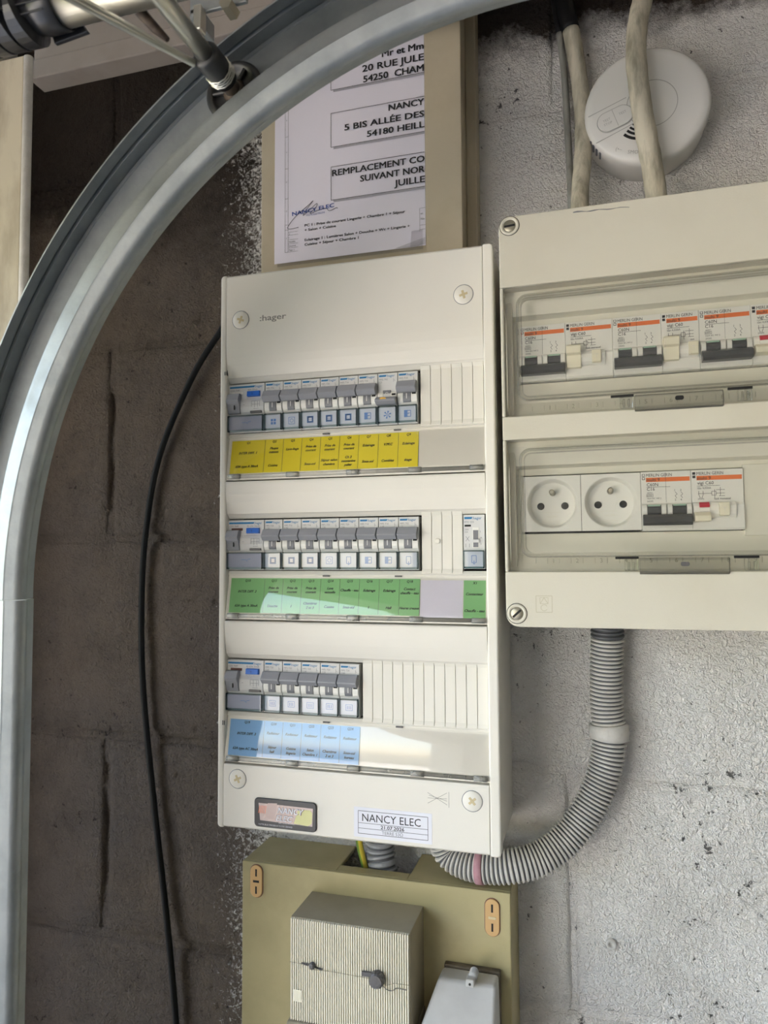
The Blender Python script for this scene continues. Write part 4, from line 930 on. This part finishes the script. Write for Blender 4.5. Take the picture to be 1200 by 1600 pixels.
def socket(x, label):
    o = thing('power_socket', label, 'socket', tuple(XFR @ Vector((x+22, YQ, zl-45))), 'round power sockets'); w_ = 44.3
    xc, zc = x+22.3, zl-22.4; n = 48; R_ = 19.9
    m_ = RB()
    # plate with a round hole
    oc = []
    for i in range(n):
        a = 2*pi*i/n; c, s = cos(a), sin(a); q = 22.1/max(abs(c), abs(s)); oc.append((xc+c*q, zc+s*q))
    ic = [(xc+R_*cos(2*pi*i/n), zc+R_*sin(2*pi*i/n)) for i in range(n)]
    m_.ring(oc, ic, 'y', YQ, YQ+3); m_.build('plate', M['devwhite'], o)
    m_ = RB(); prof = [(R_+.2, 0.2), (R_-.5, .6), (R_-1.6, 9), (R_-2.4, 10.5), (1, 10.5)]
    rings = [m_.addv([(xc+r*cos(2*pi*j/n), YQ+y, zc+r*sin(2*pi*j/n)) for j in range(n)]) for r, y in prof]
    for i in range(len(prof)-1):
        for j in range(n): jj = (j+1) % n; m_.face((rings[i]+j, rings[i+1]+j, rings[i+1]+jj, rings[i]+jj), i in (1,))
    m_.face([rings[-1]+j for j in range(n)]); m_.build('well', M['devwhite'], o)
    for dx in (-9.5, 9.5):
        m_ = RB(); m_.cyl((xc+dx, YQ+10.1, zc-1.4), (xc+dx, YQ+10.5, zc-1.4), 2.9, n=20); m_.build('contact_hole', M['dark'], o)
    m_ = RB(); m_.sweep([(xc, YQ+10, zc+9.2), (xc, YQ+9, zc+9.2), (xc, YQ-1, zc+9.2), (xc, YQ-2.2, zc+9.2)], [2.5, 2.2, 2.2, 1.4], 16); m_.build('earth_pin', M['screw'], o)
    m_ = RB(); y = YQ+10.38
    for a, b, c, d in ((-8, -6.5, 6, -6.5), (5, 4, 14, 4), (5, 4, 5, 8.5), (-4, -14, 6, -14)): line(m_, xc+a, zc+b, xc+c, zc+d, .18, y)
    m_.text('16A 250V~', xc, y, zc-10.5, 1.5, 'C'); m_.build('moulded_marks', M['creamin'], o)
    return o
socket(x0+.2, 'left of the two round white power sockets in the lower window'); socket(x0+44.8, 'right of the two round white power sockets in the lower window')
c60(x0+89.6, zl, 'black-lever double breaker beside the sockets in the lower window')
vigi(x0+125.6, zl, 36, 'earth leakage module with red flag in the lower window', True, 30, 18)
m_ = RB(); m_.box(x0+161.8, x0+179.3, -93, -84, zl+3, zl-50); m_.build('blanking_plate', M['creamin'], rb, bevel=.4)
m_ = RB(); m_.box(x0+179.8, x0+216, -95, -84, zl+2, zl-48); m_.build('blanking_plate', M['devwhite'], rb, bevel=.4)
m_ = RB(); m_.box(x0+207.5, x0+300, -93, -84, zu+1, zu-48); m_.build('blanking_plate', M['creamin'], rb, bevel=.4)
# ================================================================ conduits, cables, wires
def corrugated(name, label, path, r, amp, pitch, m, nseg=24, cat='conduit', dark_from=None):
    o = thing(name, label, cat, tuple(path[0]))
    P = resample(smoothpath(path, 12), pitch/6); n = len(P); mb = MB(); rr = []; mm = []
    for i in range(n):
        ph = (i % 6)
        rr.append(r-amp if ph in (0,) else (r-amp*.75 if ph in (1, 5) else r))
        mm.append(1 if ph in (5, 0) else 0)
    if dark_from: mm = [1 if i/n < dark_from and rnd.random() < .999 else q for i, q in enumerate(mm)]
    mb.sweep(P, rr, nseg, mats=mm, smooth=False); mb.build('hose', m, o); return o, P
cp = [at(949, 970, -24), at(949, 1000, -22), at(948, 1040, -20), at(948, 1100, -18), at(952, 1150, -18), at(946, 1200, -20), at(926, 1252, -24), at(893, 1303, -32), at(850, 1338, -42), at(800, 1353, -50), at(752, 1353, -50), at(722, 1345, -47), at(703, 1332, -44), at(692, 1312, -44)]
cd, CP = corrugated('corrugated_conduit', 'long paint-splashed corrugated conduit curving down from the right enclosure', cp, 14.2, 2.0, 3.6, [M['paint'], M['conduitgrey']], dark_from=.045)
def nearest(p): return min(range(len(CP)), key=lambda i: (CP[i]-p).length)
i = nearest(at(953, 1143, -18)); MB().sweep([CP[i-11], CP[i-10], CP[i], CP[i+10], CP[i+11]], [14.8, 16.4, 16.8, 16.4, 14.8], 28).build('clip_collar', M['paint'], cd)
i = nearest(at(752, 1353, -50)); MB().sweep([CP[i-5], CP[i], CP[i+5]], [14.9, 14.9, 14.9], 24).build('tape_band', M['pink'], cd)
corrugated('short_conduit', 'short grey corrugated conduit between consumer unit and yellowed board', [at(594, 1310, -30), at(595, 1330, -30), at(598, 1352, -32), at(600, 1385, -34)], 13.2, 1.9, 6, [M['conduitlt'], M['conduitgrey']])
t = thing('earth_wire', 'green and yellow earth wire beside the short grey conduit', 'wire', tuple(at(566, 1330, -32)))
P = smoothpath([at(560, 1305, -38), at(563, 1325, -36), at(569, 1350, -34), at(574, 1375, -32)], 6)
mb = MB()
mb.sweep(P, 3.1, 12); mb.mi = [1 if (q % 6) in (0, 1, 2) else 0 for q in range(len(mb.f))]; mb.build('insulation', [M['earthg'], M['earthy']], t)
bc = [at(352, 505, -9), at(343, 520, -8), at(300, 590, -7), at(250, 710, -7), at(228, 830, -7), at(221, 950, -7), at(224, 1080, -7), at(240, 1250, -8), at(262, 1450, -8), at(276, 1610, -8), at(283, 1720, -8)]
o = MB().sweep(smoothpath(bc, 10), 3.25, 14).build('black_cable', M['cable'], None, loc=tuple(bc[0])); tag(o, 'thin black cable hanging in a bow left of the white consumer unit', 'cable')
M['greypaint'] = mat('grey_paint_on_sheath', hexc(150, 149, 142), .75, wear=.7, wearcol=hexc(105, 104, 98), scale=120, bump=.8, bscale=500, streak=(1, 1, .22))
def painted(name, label, P, r, split=None, n=16, pm='paintcable'):
    o = thing(name, label, 'cable', tuple(P[-1])); S = smoothpath(P, 8)
    if split:
        MB().sweep(S[:split+1], r*1.06, n).build('bare_sheath', M['cable'], o)
        MB().sweep(S[split:], [r*(1+.05*noise.noise(q/9)) for q in S[split:]], n).build('painted_sheath', M[pm], o)
    else: MB().sweep(S, [r*(1+.06*noise.noise(q/9)) for q in S], n).build('painted_sheath', M['paintcable'], o)
    return o
painted('thick_cable', 'thick cable, black above then white painted, left of the smoke detector', [at(873, -40, -14), at(880, 0, -14), at(892, 48, -14), at(903, 110, -15), at(911, 180, -20), at(911, 240, -30), at(907, 290, -44), at(906, 322, -52), at(906, 345, -55)], 7.6, 16)
painted('thin_cable', 'thin grey painted cable tucked left of the thick cable', [at(862, -40, -10), at(866, 0, -6), at(874, 52, -6), at(882, 120, -6), at(886, 190, -9), at(890, 260, -22), at(893, 322, -46), at(893, 345, -50)], 3.1, 16, 12, 'greypaint')
painted('bent_cable', 'thick cream painted cable crossing in front of the smoke detector', [at(1012, -40, -30), at(1004, 0, -34), at(996, 40, -42), at(994, 90, -50), at(1000, 150, -54), at(1008, 200, -55), at(1018, 255, -56), at(1025, 303, -58), at(1028, 340, -60)], 8.6)
# ================================================================ smoke detector
DC = at(1011, 163, -38); sd = thing('smoke_detector', 'round white smoke detector on the wall above the right enclosure', 'smoke detector', (DC.x, 0, DC.z)); dx_, dz_ = DC.x, DC.z
MB().lathe([(44, -.5), (49.5, -1), (50.8, -4), (52.0, -26), (52.2, -32), (51.4, -35.6), (49, -37.6), (44, -38.2), (30, -38.5), (1, -38.5)], (dx_, 0, dz_), 80).build('housing', M['detector'], sd)
ang = -.08
mb = MB(); n = 40
mb.ring([(dx_+4+21*cos(2*pi*j/n), dz_+21*sin(2*pi*j/n)) for j in range(n)], [(dx_+4+20.4*cos(2*pi*j/n), dz_+20.4*sin(2*pi*j/n)) for j in range(n)], 'y', -38.62, -38.4)
line(mb, dx_-49, dz_-3, dx_-17, dz_+9, .6, -38.6); line(mb, dx_-43, dz_-28, dx_-8, dz_-14, .6, -38.6); mb.build('moulded_groove', mat('groove_tone', hexc(176, 174, 170), .5), sd)
mb = MB(); mb.xf = Matrix.Translation((dx_-26.5, -38.4, dz_-8.5)) @ Matrix.Rotation(radians(-19), 4, 'Y')
mb.prism(rrect(-15, 15, -8.6, 8.6, 8.5, 8), 'y', -1.5, .5); tb = mb.build('test_button', M['detector'], sd, bevel=.5)
mb = MB(); mb.xf = Matrix.Translation((dx_-26.5, -38.4, dz_-8.5)) @ Matrix.Rotation(radians(-19), 4, 'Y')
mb.ring(rrect(-15.8, 15.8, -9.4, 9.4, 9.3, 8), rrect(-15.1, 15.1, -8.7, 8.7, 8.6, 8), 'y', -.35, .1); line(mb, 0, -8, 0, 8, .4, -1.55); mb.text('TEST', -7, -1.56, 0.5, 2.2, 'C'); mb.text('STOP', -7, -1.56, -3, 2.2, 'C'); mb.text('TEST', 7, -1.56, .5, 2.2, 'C'); mb.build('button_outline', MATS['groove_tone'], tb)
for i, r in enumerate((8, 11.5, 15, 19)):
    mb = MB(); cx, cz = dx_-6, dz_-10.5; a0, a1 = radians(222+i*1), radians(272); seg = 8; wd = .75+.15*i
    o_ = [(cx+(r+wd)*cos(a0+(a1-a0)*j/seg), cz+(r+wd)*sin(a0+(a1-a0)*j/seg)) for j in range(seg+1)]; i_ = [(cx+(r-wd)*cos(a0+(a1-a0)*j/seg), cz+(r-wd)*sin(a0+(a1-a0)*j/seg)) for j in range(seg+1)]
    mb.prism(o_+i_[::-1], 'y', -38.7, -38.3); mb.build('sounder_slot', M['dark'], sd)
mb = MB(); mb.text('SMOKE', dx_-17, -38.7, dz_-41.5, 3.2, 'L', rot=radians(-10)); mb.text('(\u2022\u2013', dx_-27, -38.7, dz_-37, 3.4, 'L', rot=radians(-18)); mb.build('embossed_lettering', MATS['groove_tone'], sd)
mb = MB(); mb.cyl((dx_-2, -38.9, dz_+2.5), (dx_-2, -38.3, dz_+2.5), 1.2, n=12); mb.build('indicator_lamp', M['dark'], sd)
for i in range(4):
    a = radians(206+i*5); mb = MB(); mb.xf = Matrix.Translation((dx_+52.9*cos(a), -27, dz_+52.9*sin(a))) @ Matrix.Rotation(-a, 4, 'Y'); mb.box(-.6, .35, -7, 3, -.8, .8); mb.build('vent_slit', M['leverdk'], sd)
# wall plug in the block below the right enclosure
q = at(955, 1475, -2); o = MB().lathe([(4.6, 6), (4.6, -.6), (4, -1.2), (2.2, -1.2), (1.8, 1.5), (.5, 1.5)], (q.x, -2.6, q.z), 24).build('wall_plug', M['paint'], None, loc=(q.x, -2, q.z)); tag(o, 'small painted-over wall plug low in the right wall', 'plug')
# ================================================================ yellowed meter board, ribbed box, grey box
mbd = thing('meter_board', 'yellowed plastic backing board below the consumer unit', 'board', (128, 0, -900))
nz0, nz1 = at(537, 1333, -36).x, at(645, 1352, -36).x
mb = MB(); X0b, X1b, ZTb = 5.5, 252, -540
mb.box(X0b, X1b, -60, -56, -900, ZTb); mb.box(X0b, X0b+4, -56, 0, -900, ZTb-4); mb.box(X1b-4, X1b, -56, 0, -900, ZTb-4)
mb.box(X0b, nz0, -56, 0, ZTb-4, ZTb); mb.box(nz1, X1b, -56, 0, ZTb-4, ZTb); mb.box(nz0, nz1, -56, -44, ZTb-4, ZTb)
mb.build('shell', M['olive'], mbd, bevel=.9)
MB().box(X0b+4, X1b-4, -40, -36, -900, -620).build('inner_rail', M['dark'], mbd)
for (xa, za, zb_, sl_) in ((20.3, -541.5, -571.5, 0), (236.9, -545, -576.5, 1)):
    mb = MB(); mb.prism(rrect(xa-6.6, xa+6.6, zb_, za, 6.5, 6), 'y', -60.25, -59.8); g_ = mb.build('cap_rim', M['brown'], mbd)
    mb = MB(); mb.prism(rrect(xa-6, xa+6, zb_+.6, za-.6, 5.9, 6), 'y', -61.6, -60); mb.build('screw_cap', M['capor'], g_, bevel=.5)
    mb = MB(); zc = (za+zb_)/2; mb.box(xa-.8, xa+.8, -61.75, -61.4, zc+4.5, zc+11); mb.box(xa-.8, xa+.8, -61.75, -61.4, zc-4.5, zc-11)
    if not sl_: mb.box(xa-3, xa+3, -61.75, -61.4, zc-1, zc+1)
    mb.build('cap_slot', M['dark'], g_)
    if sl_: MB().box(xa-3.2, xa+3.2, -62, -61.4, zc-1.1, zc+1.1).build('cap_tab', M['gold'], g_, bevel=.2)
mtr = thing('ribbed_box', 'cream fine-ribbed meter box on the yellowed board, bottom centre', 'meter box', (126, -60, -640))
MX0, MX1, MZ0, MZ1 = 74.8, 177.8, -641, -559
MB().box(MX0, MX1, -107.2, -60.2, MZ0, MZ1).build('casing', M['ribdark'], mtr, bevel=.6)
mb = MB(); n = 52; pt = (MX1-MX0-1)/n
for i in range(n):
    a = MX0+.5+i*pt; mb.prism([(a+.1, -107.2), (a+.35, -109.6), (a+pt-.65, -109.6), (a+pt-.5, -107.2)], 'z', MZ0+.4, MZ1-.5)
mb.build('ribbed_front', M['ribbed'], mtr)
P = [Vector((MX0, -109.75, -594.5)), Vector((92, -109.75, -594.9)), Vector((92.2, -109.75, -598)), Vector((110, -109.75, -597)), Vector((150, -109.75, -597.5)), Vector((158, -109.75, -601)), Vector((165, -109.75, -598)), Vector((MX1, -109.75, -597.6))]
MB().sweep(P, .22, 5).build('lid_seam', M['ribdark'], mtr)
mb = MB(); mb.box(78.6, 85.6, -110, -109.5, -625.5, -616); mb.build('rating_window', M['ivory'], mtr, bevel=.3)
q = Vector((95.5, -109.6, -594.2)); k1 = MB().lathe([(2.6, 0), (2.6, -2.6), (1.8, -3.4), (.6, -3.4)], q, 16).build('seal_screw', M['knob'], mtr)
mb = MB(); mb.prism([(-9.5, 1.2), (0, .8), (8.5, -2.2), (8.8, -1.4), (0, -.9), (-9.4, 0)], 'y', 0, 1.2); mb.v = [(a+q.x, b+q.y-1.6, c+q.z) for a, b, c in mb.v]; mb.build('seal_wings', M['knob'], k1, bevel=.15)
q = Vector((151.5, -109.6, -595.6)); mb = MB(); mb.lathe([(6, 0), (6.3, -2), (6.0, -6), (5, -7.4), (1, -7.6)], q, 14, smooth=False)
mb.v = [(a+.5*noise.noise(Vector((a, b, c))/2), b, c+.5*noise.noise(Vector((c, a, b))/2)) for a, b, c in mb.v]; k2 = mb.build('lead_seal', M['knob'], mtr)
MB().box(q.x-13, q.x-2, q.y-3, q.y-.3, q.z+.6, q.z+4).build('seal_arm', M['knob'], k2, bevel=.4)
MB().sweep(smoothpath([q+Vector((4, -3, -2)), q+Vector((7, -1.5, -7)), q+Vector((12, -.8, -8)), q+Vector((16, -.8, -5.5)), q+Vector((24, -.5, -5.8))], 6), .3, 5).build('seal_wire', M['knob'], k2)
MB().prism([(-60.2, -641), (-111, -641), (-114.5, -643.6), (-115.5, -647), (-115.5, -760), (-60.2, -760)], 'x', MX0-1.6, MX1+.8).build('lower_casing', M['ribdark'], mtr, bevel=1)
# small grey tapered box
sb = thing('grey_junction_box', 'small grey tapered plastic box at the bottom edge, right of ribbed box', 'junction box', (218, -60, -640))
p1, p2, p3, p4 = at(685, 1529, -84), at(775, 1540, -84), at(662, 1600, -104), at(774.5, 1600, -104)
zt_ = (p1.z+p2.z)/2; zb_ = (p3.z+p4.z)/2; kx = (p3.x-p1.x)/(zb_-zt_); xr = p2.x; sy = -20/(zt_-zb_)
def sface(z): return p1.x+kx*(z-zt_), -84+sy*(zt_-z)
zl_ = zt_-80; xl2, yl2 = sface(zl_); yl2 = max(yl2, -135); 
mb = MB(); bx0 = 60.2
V = [(p1.x+1, -66, zt_), (xr, -66, zt_), (xr, -84, zt_), (p1.x, -84, zt_), (xl2, -66, zl_), (xr+1.5, -66, zl_), (xr+1.5, yl2, zl_), (xl2, yl2, zl_)]
k = mb.addv(V)
for f in ((0, 1, 2, 3), (4, 7, 6, 5), (3, 2, 6, 7), (0, 3, 7, 4), (1, 5, 6, 2), (0, 4, 5, 1)): mb.face([k+i for i in f])
mb.build('cover', M['greybox'], sb, bevel=2.6, seg=4)
MB().box(p1.x+1, xr+1, -66, -60.2, zl_, zt_+1.5).build('base', M['dustybrown'], sb, bevel=1)
q = at(735, 1534, -87); MB().box(q.x-3.4, q.x+3.4, -90, -80, q.z-3, q.z+3).build('latch', M['greybox'], sb, bevel=1)
MB().lathe([(3.6, 8), (3.6, 0), (1, 0)], (q.x+1.5, -84, q.z+2.6), 14).build('latch_post', M['greybox'], sb)
MB().cyl((q.x, -90.3, q.z-.4), (q.x, -89.6, q.z-.4), 1.0, n=12).build('latch_hole', M['dark'], sb)
